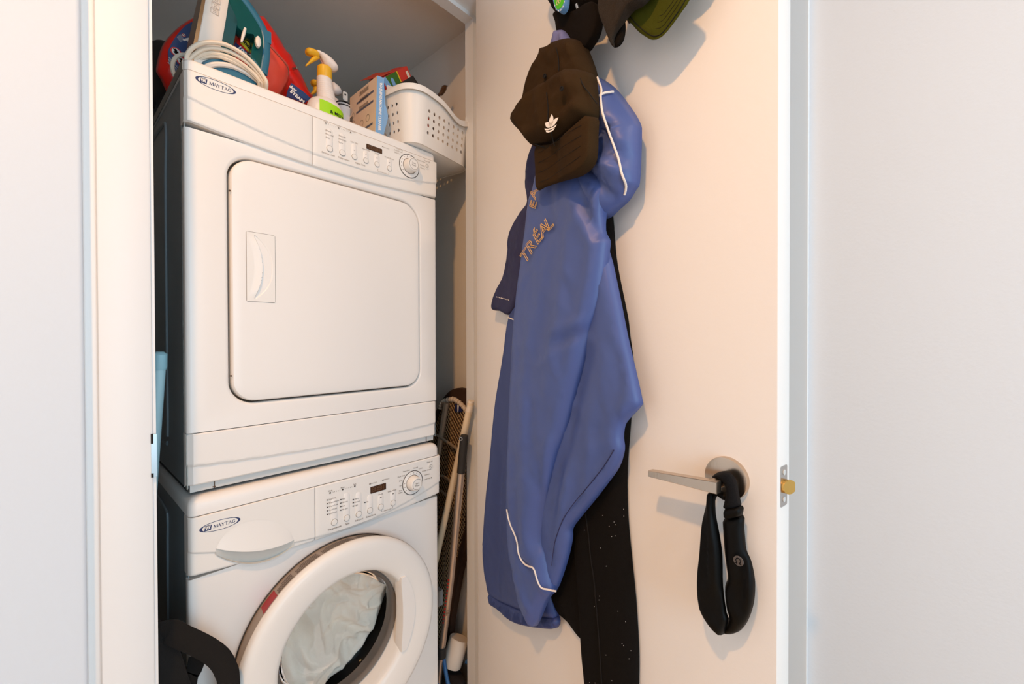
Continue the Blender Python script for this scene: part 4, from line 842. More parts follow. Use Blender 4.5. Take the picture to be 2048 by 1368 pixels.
# ------------------------------------------------------------------ things hanging on the door
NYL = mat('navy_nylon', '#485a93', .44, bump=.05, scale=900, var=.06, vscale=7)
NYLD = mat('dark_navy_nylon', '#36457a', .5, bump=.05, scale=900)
NYLC = mat('navy_lining', '#25234a', .55, bump=.15, scale=500)
PIPE = mat('white_piping', '#efe3d8', .6)
GOLD = mat('gold_thread', '#d9a860', .55)
FLEECE = mat('black_fleece', '#14110f', 1.0, bump=.5, scale=700, spec=.15)
CAPM = mat('faded_black_twill', '#35240f', .95, bump=.5, scale=900, var=.25, vscale=18, spec=.2)
CAPD = mat('black_twill', '#16100b', .95, bump=.4, scale=900, spec=.15)
STITCH = mat('dark_stitching', '#120d09', .9)
WOOLG = mat('grey_brown_wool', '#2a2015', .95, bump=.8, scale=500, var=.35, vscale=140)
OLIVE = mat('olive_green_cloth', '#414408', .9, bump=.35, scale=700, spec=.2)
WHITE = mat('white_print', '#f3ece4', .6)
SATIN = mat('black_satin', '#070605', .5, spec=.16)
GLIT = mat('black_glitter', '#07060a', .55, spec=.2, bump=1.0, scale=1400, detail=1)
def front_at(mb, s, h, default):
    """largest n of the cushion mesh near (s,h)"""
    best = None
    for v in mb.v:
        d = Vector(v)-HINGE; ss = d.dot(DS); n = d.dot(DN); hh = v[2]
        q = (ss-s)**2+(hh-h)**2
        if q < .0007 and (best is None or n > best): best = n
    return default if best is None else best
def rib(name, pts, mbs, r, m, parent, lift=.001, sub=3, n=6, default=.1, flat=1.0):
    """a cord or seam lying on a cushion surface"""
    P = catmull(pts, sub, False); out = []
    V = [((Vector(v)-HINGE).dot(DS), v[2], (Vector(v)-HINGE).dot(DN)) for v in mbs.v]
    lo = min(v[2] for v in V)
    V = [v for v in V if v[2] > lo+.0005]
    for s, h in P:
        near = sorted((((v[0]-s)**2+(v[1]-h)**2, v[2]) for v in V), key=lambda t: t[0])[:5]
        k = [(1/(q+1e-7), n_) for q, n_ in near if q < .0020]
        out.append((sum(a*b2 for a, b2 in k)/sum(a for a, _ in k) if k else default))
    env = [max(out[max(0, i-2):i+3]) for i in range(len(out))]
    sm_ = [sum(env[max(0, i-2):i+3])/len(env[max(0, i-2):i+3])+lift for i in range(len(out))]
    return obj(name, MB().tube([Dp(s, h, a) for (s, h), a in zip(P, sm_)], r, n), m, parent)
P_ = PTS
# ---- leggings behind the jacket
lg = thing('leggings', Dp(.5, .25, .01), 'long black fleece leggings hanging behind the blue jacket on the door', 'leggings')
b = MB(); puff(b, P_['p_leg2'], Dp, .003, .012, .02, FOLDS['p_leg2'], .011)
obj('rear_leg', b, FLEECE, lg, True, 180)
b = MB(); puff(b, P_['p_leg'], Dp, .004, .017, .022, FOLDS['p_leg'], .012)
obj('front_leg', b, FLEECE, lg, True, 180); bl = b
rib('side_seam', P_['p_seam'], bl, .0012, STITCH, lg, .0005)
random.seed(3)
b = MB()
for k in range(30):
    s = .44+.12*random.random(); h = .36+.5*random.random()
    n = front_at(bl, s, h, 0)
    if n: b.box(-.0003, .0003, -.0003, .0003, -.0004, .0004, lambda x, y, z: Dp(s+x, h+z, n+.0005+y))
obj('lint', b, WHITE, lg, False, kind='stuff')
# ---- jacket
jk = thing('jacket', Dp(.42, .58, .03), 'blue nylon track jacket with white piping hanging on the door', 'jacket')
def wr(seed, amp, sc=22, sy=.35):
    """cloth relief: long soft waves plus thin sharp creases"""
    def fn(p, d):
        q = Vector((p[0]*sc, p[1]*sc*sy, seed)); wob = noise.noise(q*.8+Vector((5, 2, 1)))
        r1 = 1-min(1, abs(noise.noise(q*1.1+Vector((wob*.8, 0, 3))))*3.2)
        r2 = 1-min(1, abs(noise.noise(Vector((p[0]*sc*1.9+p[1]*sc*.9, p[1]*sc*1.1-p[0]*sc*.6, seed+9))))*4.5)
        return amp*(.55*noise.noise(q)+.55*r1*r1+.28*r2*r2-.2)
    return fn
b = MB(); puff(b, P_['j_back'], Dp, .010, .020, .022, FOLDS['j_back'], .011, extra=wr(2, .004))
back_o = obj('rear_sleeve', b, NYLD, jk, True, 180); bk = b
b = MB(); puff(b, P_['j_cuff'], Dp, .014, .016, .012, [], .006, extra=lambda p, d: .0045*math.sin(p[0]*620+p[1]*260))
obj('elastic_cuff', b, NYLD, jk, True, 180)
b = MB(); puff(b, P_['j_collar'], Dp, .016, .018, .010, FOLDS['j_collar'], .009, extra=wr(5, .006, 40, .6))
col_ = obj('hem_flap', b, NYLC, jk, True, 180, label='dark navy inside-out hem flap'); bc = b
b = MB()
for k in range(9):
    a = (PTS['stitch0'][0][0]*(1-k/8)+PTS['stitch0'][1][0]*k/8, PTS['stitch0'][0][1]*(1-k/8)+PTS['stitch0'][1][1]*k/8); n = front_at(bc, *a, .04)
    b.box(-.0016, .0016, -.0004, .0004, -.0010, .0010, lambda x, y, z: Dp(a[0]+x, a[1]+z, n+y+.001))
obj('hem_stitches', b, PIPE, col_, False, kind='stuff')
b = MB(); puff(b, P_['j_tail'], Dp, .036, .020, .014, FOLDS['j_tail'], .011, extra=wr(8, .0045))
tail_o = obj('tail_panel', b, NYL, jk, True, 180); bt = b
rib('hem_stitch', P_['j_hem'], bt, .0008, NYLC, jk, .0006)
b = MB(); puff(b, P_['j_shoulder'], Dp, .030, .046, .045, [(a, c, m*1.5, w) for a, c, m, w in FOLDS['j_shoulder']], .010, extra=wr(11, .010, 34, .8))
sh_o = obj('shoulder', b, NYL, jk, True, 180); bs = b
b = MB(); puff(b, P_['j_sleeve'], Dp, .046, .030, .028, FOLDS['j_sleeve'],
    .010, extra=wr(14, .0055))
sl_o = obj('front_sleeve', b, NYL, jk, True, 180); bf = b
b = MB(); puff(b, P_['j_loop'], Dp, .055, .022, .014, FOLDS['j_loop'], .006)
obj('hanging_loop', b, mat('lilac_lining', '#6f6f9c', .6, bump=.2, scale=500), jk, True, 180)
rib('piping', P_['j_pipe1'], bs, .0021, PIPE, jk, .0015, default=.07)
rib('piping', P_['j_pipe2'], bs, .0020, PIPE, jk, .0015, default=.07)
rib('piping', P_['j_pipe3'], bf, .0019, PIPE, jk, .0012, default=.08)
rib('piping', P_['j_pipe4'], bk, .0017, PIPE, jk, .0025, default=.045)
# gold outlined lettering running up the chest
t = MB(); pth = catmull(P_['j_text'], 8, False)
for k, ch in enumerate('TRÉAL'):
    i = int((k+.35)/5*(len(pth)-1)); s, h = pth[i]; s2, h2 = pth[min(i+3, len(pth)-1)]; s1, h1 = pth[max(i-3, 0)]
    n = front_at(bf, s, h, .09)+.0016
    dx = Vector((s2-s1, h2-h1)).normalized()
    text(t, ch, Dp(s, h, n), DS*dx.x+Z_*dx.y, DS*(-dx.y)+Z_*dx.x, .042, outline=.0009)
obj('gold_lettering', t, GOLD, sl_o, False)
t = MB(); (s0, h0), (s1, h1), (s2, h2) = P_['j_text2']
for ch, (s, h) in zip('EA', ((s0+.003, h0+.006), (s2-.001, h2-.004))):
    text(t, ch, Dp(s, h, front_at(bf, s, h, .09)+.0016), DS*.45+Z_*.9, DS*-.9+Z_*.45, .032, outline=.0008)
obj('gold_lettering', t, GOLD, sl_o, False)
# ---- cap with the three-leaf emblem
c1 = thing('baseball_cap', Dp(.27, 1.45, .10), 'faded black cap with a small white three-leaf emblem, hung over the blue jacket', 'cap', 'caps on the door')
b = MB(); puff(b, P_['c1_back'], Dp, .062, .036, .024, FOLDS['c1_back'], .008, extra=wr(21, .007, 50, .9))
bb1 = b; cb = obj('crown_back', b, CAPM, c1, True, 180)
b = MB(); puff(b, P_['c1_front'], Dp, .088, .045, .022, FOLDS['c1_front'], .008, extra=wr(24, .007, 46, .9))
bb2 = b; cf = obj('crown_front', b, CAPM, c1, True, 180)
b = MB(); puff(b, P_['c1_brim'], Dp, .098, .007, .006, [], .008, extra=lambda p, d: .020*math.sin(min(1, max(0, (p[0]-.452)/.150))*PI)**.8, pw=.5)
bb3 = b; cbr = obj('brim', b, CAPM, c1, True, 180)
for key, src, r in (('c1_seam1', bb2, .0010), ('c1_seam2', bb2, .0010), ('c1_band', bb2, .0011)): rib('stitched_seam', P_[key], src, r, STITCH, c1, .0004, default=.16)
rib('stitched_seam', P_['c1_seam3'], bb1, .0010, STITCH, c1, .0004, default=.12)
for k in range(4):   # rows of stitching across the peak
    rows = []
    for i in range(13):
        u = i/12; a = P_['c1_brim']; L = a[0]; R = a[4]; L2 = a[14]; R2 = a[7]; f = .2+.22*k
        s = (L[0]*(1-f)+L2[0]*f)*(1-u)+(R[0]*(1-f)+R2[0]*f)*u; h = (L[1]*(1-f)+L2[1]*f)*(1-u)+(R[1]*(1-f)+R2[1]*f)*u
        rows.append((s, h-.010*math.sin(PI*u)*f))
    rib('peak_stitching', rows[1:-1], bb3, .0005, STITCH, cbr, .0004, 1, 4)
for s, h in P_['c1_eyelets'][:3]:
    n = front_at(bb2 if (s, h) == P_['c1_eyelets'][0] else bb1, s, h, .15)
    b = MB().lathe(Dp(s, h, n+.0002), DN, [(.0042, -.001), (.0045, .0012), (.003, .0016), (.002, .0004), (0, .0002)], 14, False, False)
    obj('eyelet', b, STITCH, c1)
# white trefoil built of three leaves cut by stripes
(sa, ha), (sb, hb), (sc_, hc) = P_['c1_logo']; ccx = (sa+sb)/2; cch = (ha+hc)/2-.003; W = abs(sb-sa)
n0 = max(front_at(bb2, ccx, cch, .16), front_at(bb2, ccx+.008, cch+.006, .16))+.0012
t = MB(); tilt = -.16
def lf(x, y):
    x *= 2.0; y *= 1.6
    return Dp(ccx+x*math.cos(tilt)-y*math.sin(tilt), cch+x*math.sin(tilt)+y*math.cos(tilt), n0)
for ang, ln, wd_ in ((0, .0135, .0032), (.95, .0120, .0030), (-.95, .0105, .0030)):
    dx, dy = math.sin(ang), math.cos(ang); Lp = []; Rp = []
    for i in range(9):
        q = i/8; wv = wd_*math.sin(PI*min(1, q*.85+.15))**.9*(1 if q < .99 else 0)
        Lp.append(lf(dx*ln*q-dy*wv, dy*ln*q+dx*wv+.000)); Rp.append(lf(dx*ln*q+dy*wv, dy*ln*q-dx*wv))
    t.loft([Lp, Rp], False, False, False)
for k in range(2):
    y0 = -.0015-.0028*k; hw = .0085-.0022*k
    q = [(-hw, y0+.0012), (-hw*.4, y0-.0004), (hw*.4, y0-.0004), (hw, y0+.0012), (hw*.9, y0-.0008), (hw*.4, y0-.0022), (-hw*.4, y0-.0022), (-hw*.9, y0-.0008)]
    t.add([lf(*p) for p in q], [(0, 1, 6, 7), (1, 2, 5, 6), (2, 3, 4, 5)])
obj('emblem', t, WHITE, c1, False)
# ---- cap with round green patch at the top left
c2 = thing('baseball_cap', Dp(.30, 1.70, .06), 'black cap with a green and blue oval patch at the top of the door', 'cap', 'caps on the door')
b = MB(); puff(b, P_['c2_crown'], Dp, .030, .050, .05, [], .011, extra=wr(31, .006, 40, .8)); bq = b
obj('crown', b, CAPD, c2, True, 180)
b = MB(); puff(b, P_['c2_brim'], Dp, .055, .006, .006, [], .009, extra=lambda p, d: .014*math.sin(min(1, max(0, (p[0]-.447)/.121))*PI)**.9); obj('brim', b, CAPD, c2, True, 180)
b = MB(); prism(b, P_['c2_patch'], Dp, .070, .0830, 3); pa = obj('patch', b, mat('patch_blue', '#6f9fd0', .7, bump=.3, scale=900), c2, False)
b = MB(); prism(b, P_['c2_patch_green'], Dp, .082, .0836, 3); obj('patch_field', b, mat('patch_green', '#4fbf12', .7, bump=.3, scale=900), pa, False)
b = MB(); E = P_['c2_emblem']; ex = sum(p[0] for p in E)/len(E); eh = sum(p[1] for p in E)/len(E)
for k, q in enumerate(((-.003, .004), (.003, .004), (0, -.001), (-.003, -.006), (.003, -.006))):
    pr = [(ex+q[0]+.0034*math.cos(2*PI*i/10), eh+q[1]+.0048*math.sin(2*PI*i/10)) for i in range(10)]
    pi_ = [(ex+q[0]+.0020*math.cos(2*PI*i/10), eh+q[1]+.0032*math.sin(2*PI*i/10)) for i in range(10)]
    b.loft([[Dp(a, c, .0840) for a, c in pr], [Dp(a, c, .0840) for a, c in pi_]], False, False)
obj('patch_emblem', b, mat('patch_gold', '#e7cf9a', .7), pa, False)
b = MB(); tt = P_['c2_patch']
for k in range(2, 8):
    a = (tt[k][0]*.93+ex*.07, tt[k][1]*.955+eh*.045)
    b.box(-.0009, .0009, -.0003, .0003, -.0012, .0012, lambda x, y, z: Dp(a[0]+x, a[1]+z, .0833+y))
obj('patch_lettering', b, WHITE, pa, False, kind='stuff')
rib('stitched_seam', P_['c2_seam'], bq, .0009, STITCH, c2, .0006, default=.06)
# ---- woollen cap in the middle, its peak curled at the tip
c3 = thing('baseball_cap', Dp(.61, 1.70, .08), 'grey-brown woollen cap with a curled peak between the two darker caps', 'cap', 'caps on the door')
b = MB(); puff(b, P_['c3_brim'], Dp, .075, .010, .006, [], .007, extra=lambda p, d: .012*math.sin(min(1, max(0, (p[0]-.573)/.09))*PI)); obj('peak', b, WOOLG, c3, True, 180)
b = MB(); puff(b, P_['c3_fold'], Dp, .066, .006, .006, [], .006); obj('peak_underside', b, CAPD, c3, True, 180)
top3 = [(.560, 1.757), (.640, 1.757), (.67, 1.80), (.655, 1.86), (.60, 1.88), (.555, 1.84)]
b = MB(); puff(b, top3, Dp, .03, .05, .05, [], .013); obj('crown', b, WOOLG, c3, True, 180)
# ---- olive cap at the top right
c4 = thing('baseball_cap', Dp(.66, 1.70, .06), 'olive green cap with a stitched peak, rightmost at the top of the door', 'cap', 'caps on the door')
b = MB(); puff(b, P_['c4_brim'], Dp, .060, .007, .006, [], .009, extra=lambda p, d: -.006*math.sin(min(1, max(0, (p[0]-.582)/.14))*PI)); b4 = b; pk = obj('peak', b, OLIVE, c4, True, 180)
rib('peak_stitching', P_['c4_stitch'], b4, .0007, STITCH, pk, .0004, default=.09)
for f in (.82, .66, .5):
    cx4, ch4 = .655, 1.735
    rib('peak_stitching', [(cx4+(a-cx4)*f, ch4+(h-ch4)*f) for a, h in P_['c4_stitch'][4:]], b4, .0003, STITCH, pk, .0001, default=.09)
top4 = [(.60, 1.765), (.70, 1.745), (.735, 1.78), (.73, 1.85), (.66, 1.88), (.60, 1.85)]
b = MB(); puff(b, top4, Dp, .03, .06, .05, [], .013); obj('crown', b, OLIVE, c4, True, 180)
# ---- headband looped over the lever
hb = thing('headband', Dp(.74, .75, .03), 'black satin headband looped over the door handle', 'headband')
b = MB(); puff(b, P_['ring_back'], Dp, .022, .010, .008, [], .005); obj('rear_loop', b, SATIN, hb, True, 180)
b = MB(); puff(b, P_['ring_r'], Dp, .018, .013, .010, FOLDS['ring_r'], .006, extra=wr(41, .001, 60, .5)); rr_ = b; rb = obj('right_band', b, SATIN, hb, True, 180)
b = MB(); puff(b, P_['ring_l'], Dp, .029, .014, .010, FOLDS['ring_l'], .006, extra=wr(44, .001, 60, .5)); obj('left_band', b, SATIN, hb, True, 180)
b = MB(); puff(b, P_['ring_glit'], Dp, .026, .015, .010, [], .005); obj('glitter_strap', b, GLIT, hb, True, 180)
b = MB(); puff(b, P_['ring_cuff'], Dp, .026, .014, .006, [], .005); obj('strap_cuff', b, SATIN, hb, True, 180)
s, h = P_['ring_logo'][0]; n = front_at(rr_, s, h, .045)+.0016
lg_o = obj('round_emblem', MB().lathe(Dp(s, h, n), DN, [(.0072, -.001), (.0072, .0002), (0, .0002)], 28, False, False), mat('emblem_grey', '#5b5654', .5), hb, False)
om = [(-.0042, -.0036), (-.0020, -.0038), (-.0026, -.0016), (-.0034, .0010), (-.0020, .0036), (0, .0042), (.0020, .0036), (.0034, .0010), (.0026, -.0016), (.0020, -.0038), (.0042, -.0036)]
obj('emblem_mark', MB().tube([Dp(s+a, h+c, n+.0006) for a, c in catmull(om, 3, False)], .0006, 6), SATIN, lg_o)
# ------------------------------------------------------------------ on top of the dryer
TOPZ = 1.7165
TEAL = mat('teal_plastic', '#1a5054', .22, coat=.3)
TEALB = mat('teal_blue_trim', '#2f6c84', .3)
TEALT = mat('translucent_teal', '#14605c', .08, trans=.35, ior=1.3)
CREAM = mat('cream_plastic', '#f1e5d8', .35)
CORD = mat('cream_cord', '#ecdcc6', .5)
SOLE = mat('soleplate', '#b08a64', .25, metal=1)
RED = mat('red_plastic', '#e41e12', .28, coat=.3)
RED2 = mat('light_red_plastic', '#fb5440', .32, coat=.2)
BLUEL = mat('blue_label', '#2b4678', .45)
NAVYL = mat('navy_label', '#232a5c', .45)
YEL = mat('yellow_label', '#e5c222', .5)
YELP = mat('yellow_plastic', '#f0b62c', .35)
BOTW = mat('white_bottle', '#efe2d9', .35)
LIME = mat('lime_label', '#a6e00c', .45)
CARD = mat('printed_card', '#e3cdb6', .7, var=.06, vscale=30)
SKY = mat('pale_blue_card', '#7ba6cf', .6)
SLATE = mat('slate_print', '#5c6072', .6)
ORNG = mat('orange_card', '#cf7a4c', .7)
REDC = mat('red_card', '#cf3a2a', .55)
REDC2 = mat('red_card_inside', '#b8422a', .75)
GRNC = mat('green_card', '#3d6a1c', .55)
PTSX = PTS
def pz(mb, key, y0, depth, front=0.0, sub=0, bev=.0015):
    """prism of an outline facing the room: front at y0, running depth away"""
    P = catmull(PTS[key], sub) if sub else PTS[key]
    cx = sum(p[0] for p in P)/len(P); cz = sum(p[1] for p in P)/len(P)
    def sc(f): return [(cx+(a-cx)*f, cz+(c-cz)*f) for a, c in P]
    w = max(p[0] for p in P)-min(p[0] for p in P); f = 1-2*bev/w
    mb.loft([[(a, y0, c) for a, c in sc(f)], [(a, y0+bev, c) for a, c in P], [(a, y0+depth-bev, c) for a, c in P], [(a, y0+depth, c) for a, c in sc(f)]])
    return mb
# ---- iron standing on its heel
ir = thing('clothes_iron', (.27, 1.10, TOPZ), 'teal and white steam iron standing on its heel with its cord wound round it', 'iron')
b = MB()   # soleplate: thin pointed plate on the left
zb, zt = 1.735, 1.985
def soleprof(t):  # half width of the plate from heel to tip
    return .042*(1-max(0, (t-.35)/.65)**1.9)+.002
def ironx(z): return .214+(z-1.80)*.16
lp = []
for dx in (0, .0035, .006):
    n = 24; loop = []
    for k in range(n+1):
        t = k/n; loop.append((ironx(zb+(zt-zb)*t)+dx, 1.115-soleprof(t), zb+(zt-zb)*t))
    for k in range(n, -1, -1):
        t = k/n; loop.append((ironx(zb+(zt-zb)*t)+dx, 1.115+soleprof(t), zb+(zt-zb)*t))
    lp.append(loop)
b.loft(lp); obj('soleplate', b, SOLE, ir)
def ironsec(x0, x1, k0, k1, za, zc, n=22):
    """body slice between offsets x0..x1 from the soleplate; k scales the width"""
    lp = []
    for f in [0, .04, .5, .96, 1]:
        x = x0+(x1-x0)*f; kk = k0+(k1-k0)*f-(.03 if f in (0, 1) else 0); loop = []
        for s in (-1, 1):
            for q in range(n+1):
                t = q/n if s < 0 else 1-q/n
                z = za+(zc-za)*t; loop.append((ironx(z)+x, 1.115+s*soleprof(t)*kk, z))
        lp.append(loop)
    return MB().loft(lp)
obj('skirt', ironsec(.006, .046, 1.0, .90, 1.738, 1.985), CREAM, ir)
obj('body', ironsec(.046, .069, .86, .66, 1.745, 1.980), TEAL, ir)
obj('handle_tank', pz(MB(), 'iron_handle', 1.090, .030, sub=3, bev=.005), TEALT, ir)
b = MB(); H_ = PTS['iron_handle']
rim = [(p[0]+.002, p[1]+.001) for p in H_[17:10:-1]]
obj('handle_trim', MB().tube([(a, 1.094, c) for a, c in catmull(H_[11:20], 4, False)], .0062, 10, flat=1.6), TEALB, ir)
obj('rear_stripe', MB().tube([(a+.005, 1.1, c) for a, c in catmull(H_[11:15], 4, False)], .0028, 8), CREAM, ir)
obj('steam_button', MB().tube([(.301, 1.083, 1.838), (.305, 1.083, 1.856), (.309, 1.083, 1.873)], [.002, .0034, .0026], 8), CREAM, ir)
b = MB().lathe((.333, 1.08, 1.853), (0, -1, 0), [(.006, -.002), (.0055, .004), (.003, .006), (0, .0065)], 16, False, False)
for i, v in enumerate(b.v): b.v[i] = (v[0], v[1], 1.853+(v[2]-1.853)*2.2)
obj('spray_button', b, CREAM, ir)
obj('tank_lug', MB().box(.349, .364, 1.088, 1.118, 1.868, 1.895), TEALB, ir, False)
he = obj('heel', pz(MB(), 'iron_heel', 1.068, .09, sub=2, bev=.006), TEALB, ir)
hp_ = PTS['iron_heel']
obj('heel_band', MB().tube([(a+.006, 1.066, c-.012) for a, c in catmull(hp_[0:8], 3, False)], .0055, 8), CREAM, he)
b = MB()   # embossed eights on the skirt side
for k in range(5):
    z = 1.868+k*.0145; x = ironx(z)+.025; y = 1.115-soleprof((z-1.738)/.247)*.955-.0006
    for (a0, a1, c0, c1) in ((-.007, .007, 0, .0006), (-.007, .007, .0104, .011), (-.007, -.0064, 0, .011), (.0064, .007, 0, .011), (-.003, .003, .0035, .0040), (-.003, .003, .0070, .0075)):
        b.box(x+a0, x+a1, y-.0004, y+.0006, z+c0, z+c1)
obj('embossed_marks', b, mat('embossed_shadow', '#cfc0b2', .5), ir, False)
for j, key in enumerate(('cord1', 'cord2', 'cord3', 'cord4')):
    q = PTS[key]; y0 = (1.040, 1.047, 1.052, 1.056)[j]
    fr_ = [(a, y0+.030*(1-k/(len(q)-1))**2.5, c) for k, (a, c) in enumerate(q)]
    e = fr_[-1]; s0 = fr_[0]
    pts = fr_+[(e[0]+.004, 1.085, max(e[2]-.015, TOPZ+.006)), (e[0]-.01, 1.13, TOPZ+.008+.008*j), (.29, 1.172, 1.745+.012*j), (.23, 1.178, 1.775+.010*j), (s0[0]-.004, 1.13, s0[2]-.004)]
    obj('cord_turn', MB().tube(catmull(pts, 5, True), .0042, 8, False), CORD, ir)
b = MB().tube(catmull([(.250, 1.16, 1.80), (.222, 1.175, 1.812), (.203, 1.18, 1.802), (.194, 1.175, 1.775), (.198, 1.165, 1.748), (.215, 1.16, 1.725), (.25, 1.165, TOPZ+.005)], 5, False), .0042, 8)
obj('cord_loop', b, CORD, ir)
# ---- red steam mop box / cleaner with blue label
rc = thing('steam_cleaner', (.33, 1.26, TOPZ), 'red plastic steam cleaner with blue labels standing behind the iron', 'steam cleaner')
b = MB(); puff(b, PTS['red_disc'], Yp(1.29), 0, .022, .03, [], .014, pw=.5)
obj('round_base', b, RED, rc, True, 180)
lb = obj('blue_label', pz(MB(), 'red_label', 1.2655, .002, sub=3, bev=.0002), BLUEL, rc, False)
t = MB(); text(t, 'P', (.2385, 1.2650, 1.8945), Vector((.62, 0, -.78)), Vector((.78, 0, .62)), .024, bold=.0010); obj('label_lettering', t, WHITE, lb, False)
t = MB(); text(t, 'O', (.2475, 1.2650, 1.8805), Vector((.62, 0, -.78)), Vector((.78, 0, .62)), .026, bold=.0014); obj('label_lettering', t, YEL, lb, False)
for cx, cz, r in ((.2162, 1.857, .0105), (.2270, 1.8400, .0105), (.2310, 1.904, .0040)):
    s1 = obj('warning_sign', MB().lathe((cx, 1.2652, cz), (0, -1, 0), [(r, 0), (r, .0004), (0, .0004)], 28, False, False), RED, lb, False)
    obj('warning_field', MB().lathe((cx, 1.2650, cz), (0, -1, 0), [(r*.78, 0), (r*.78, .0004), (0, .0004)], 24, False, False), WHITE, s1, False) if False else None
    g = MB().lathe((cx, 1.2645, cz), (0, -1, 0), [(r*.78, 0), (r*.78, .0002), (0, .0002)], 24, False, False); fo_ = obj('warning_field', g, WHITE, lb, False)
    g = MB(); y = 1.2641
    if r > .01:
        g.lathe((cx-.001, y, cz+.0035), (0, -1, 0), [(.0030, 0), (0, .0001)], 12, False, False)
        g.loft([[(cx-.005, y, cz-.001), (cx+.001, y, cz+.003), (cx+.006, y, cz-.001)], [(cx-.004, y, cz-.004), (cx+.001, y, cz-.006), (cx+.005, y, cz-.003)]], False, False, False)
    g2 = MB().box(-.0009, .0009, 0, .0002, -r*.75, r*.75, lambda a, q, c: Vector((cx+a*.7-c*.7, y-.0003, cz+a*.7+c*.7)))
    if g.v: obj('warning_picture', g, BLACK, lb, False)
    obj('warning_bar', g2, RED, lb, False)
t = MB()
for k in range(5): text(t, 'attention', (.2285-.0016*k, 1.2650, 1.898-.0022*k), Vector((.62, 0, -.78)), Vector((.78, 0, .62)), .0032)
for k in range(3): text(t, 'instructions', (.2135-.001*k, 1.2650, 1.828-.006*k), Vector((.70, 0, -.71)), Vector((.71, 0, .70)), .0062)
obj('label_print', t, WHITE, lb, False, kind='stuff')
b = MB(); puff(b, PTS['red_rear'], Yp(1.26), 0, .05, .07, [], .014); obj('rear_shell', b, RED, rc, True, 180)
b = MB(); puff(b, PTS['red_front'], Yp(1.20), 0, .055, .085, [], .012); rfb = b; rfo = obj('front_shell', b, RED2, rc, True, 180)
seamp = catmull([PTS['red_front'][k] for k in (1, 2, 3, 4, 5, 6)], 4, False)
obj('shell_seam', MB().tube([(a-.016, 1.1595, c-.020) for a, c in seamp], .0007, 6), SEAM, rfo)
obj('screw', MB().lathe((.462, 1.20, 1.905), (.5, -1, 0), [(.0035, -.01), (.0035, .004), (0, .005)], 12, False, False), STEEL, rc)
tg = obj('blue_tag', pz(MB(), 'red_tag', 1.168, .002, bev=.0002), BLUEL, rc, False)
tp = PTS['red_tag']
q = [(tp[0][0]*.35+tp[6][0]*.65, tp[0][1]*.35+tp[6][1]*.65-.001), (tp[3][0]*.45+tp[4][0]*.55, tp[3][1]*.45+tp[4][1]*.55), tp[4], tp[5], tp[6]]
obj('navy_band', MB().loft([[(a, 1.1676, c) for a, c in q], [(a, 1.1674, c) for a, c in q]]), NAVYL, tg, False)
t = MB(); ax = Vector((.90, 0, -.43)); ay = Vector((.43, 0, .90))
cxt = sum(p[0] for p in tp)/7; czt = sum(p[1] for p in tp)/7
text(t, 'dor', (.4415, 1.1670, 1.8295), ax, ay, .0125, bold=.0006); text(t, 'STEAM', (.4520, 1.1670, 1.8125), ax, ay, .0125, bold=.0006)
obj('tag_lettering', t, WHITE, tg, False)
pk_ = obj('red_panel', pz(MB(), 'red_pack', 1.1285, .01, bev=.0005), RED, rc, False)
yl = obj('yellow_label', pz(MB(), 'red_yellow', 1.127, .002, bev=.0002), YEL, rc, False)
t = MB(); yp_ = PTS['red_yellow']; cxt = sum(p[0] for p in yp_)/6; czt = sum(p[1] for p in yp_)/6; ax = Vector((.80, 0, -.60)); ay = Vector((.60, 0, .80))
text(t, '6', (cxt+.008, 1.1265, czt+.020), ax, ay, .024, bold=.001); text(t, 'mon.', (cxt-.002, 1.1265, czt+.007), ax, ay, .0125, bold=.0006); text(t, 'mois', (cxt-.006, 1.1265, czt-.005), ax, ay, .0125, bold=.0006)
obj('label_lettering', t, BLACK, yl, False)
nb_ = [(yp_[5][0]-.010, yp_[5][1]-.003), (yp_[3][0]-.004, yp_[3][1]-.002), (yp_[3][0]-.006, yp_[3][1]-.020), (yp_[5][0]-.014, yp_[5][1]-.020)]
n1 = obj('navy_label', MB().loft([[(a, 1.1274, c) for a, c in nb_], [(a, 1.1286, c) for a, c in nb_]]), NAVYL, rc, False)
t = MB(); text(t, '100', (sum(p[0] for p in nb_)/4-.002, 1.1269, sum(p[1] for p in nb_)/4+.003), ax, ay, .013, bold=.0006); obj('label_lettering', t, WHITE, n1, False)
# ---- black case at the far left
b = MB(); puff(b, PTS['black_bin'], Yp(1.44), 0, .06, .05, [], .016, sub=2)
b.box(.20, .30, 1.40, 1.52, TOPZ, TOPZ+.09); bo = obj('black_case', b, BLACKR, None, True, 180, origin=(.24, 1.42, TOPZ)); tag(bo, 'black rounded case behind the red cleaner at the left end of the dryer top', 'case')
# ---- spray bottles
def spray(name, label, pre, y0, body, lab):
    r = thing(name, (sum(p[0] for p in body)/len(body), y0+.03, TOPZ), label, 'spray bottle', 'spray bottles on the dryer')
    b = MB(); puff(b, PTS[pre+'_head'], Yp(y0+.022), 0, .020, .014, [], .006); puff(b, PTS[pre+'_head'], lambda x, z, n: Vector((x, y0+.022+n, z)), 0, .014, .014, [], .006); obj('trigger_head', b, BOTW, r, True, 180)
    b = MB(); puff(b, PTS[pre+'_nozzle'], Yp(y0+.022), 0, .016, .012, [], .005); puff(b, PTS[pre+'_nozzle'], lambda x, z, n: Vector((x, y0+.022+n, z)), 0, .014, .012, [], .005); nz = obj('nozzle', b, YELP, r, True, 180)
    b = MB(); puff(b, PTS[pre+'_trigger'], Yp(y0+.022), 0, .009, .008, [], .005); puff(b, PTS[pre+'_trigger'], lambda x, z, n: Vector((x, y0+.022+n, z)), 0, .009, .008, [], .005); obj('trigger', b, YELP, r, True, 180)
    return r
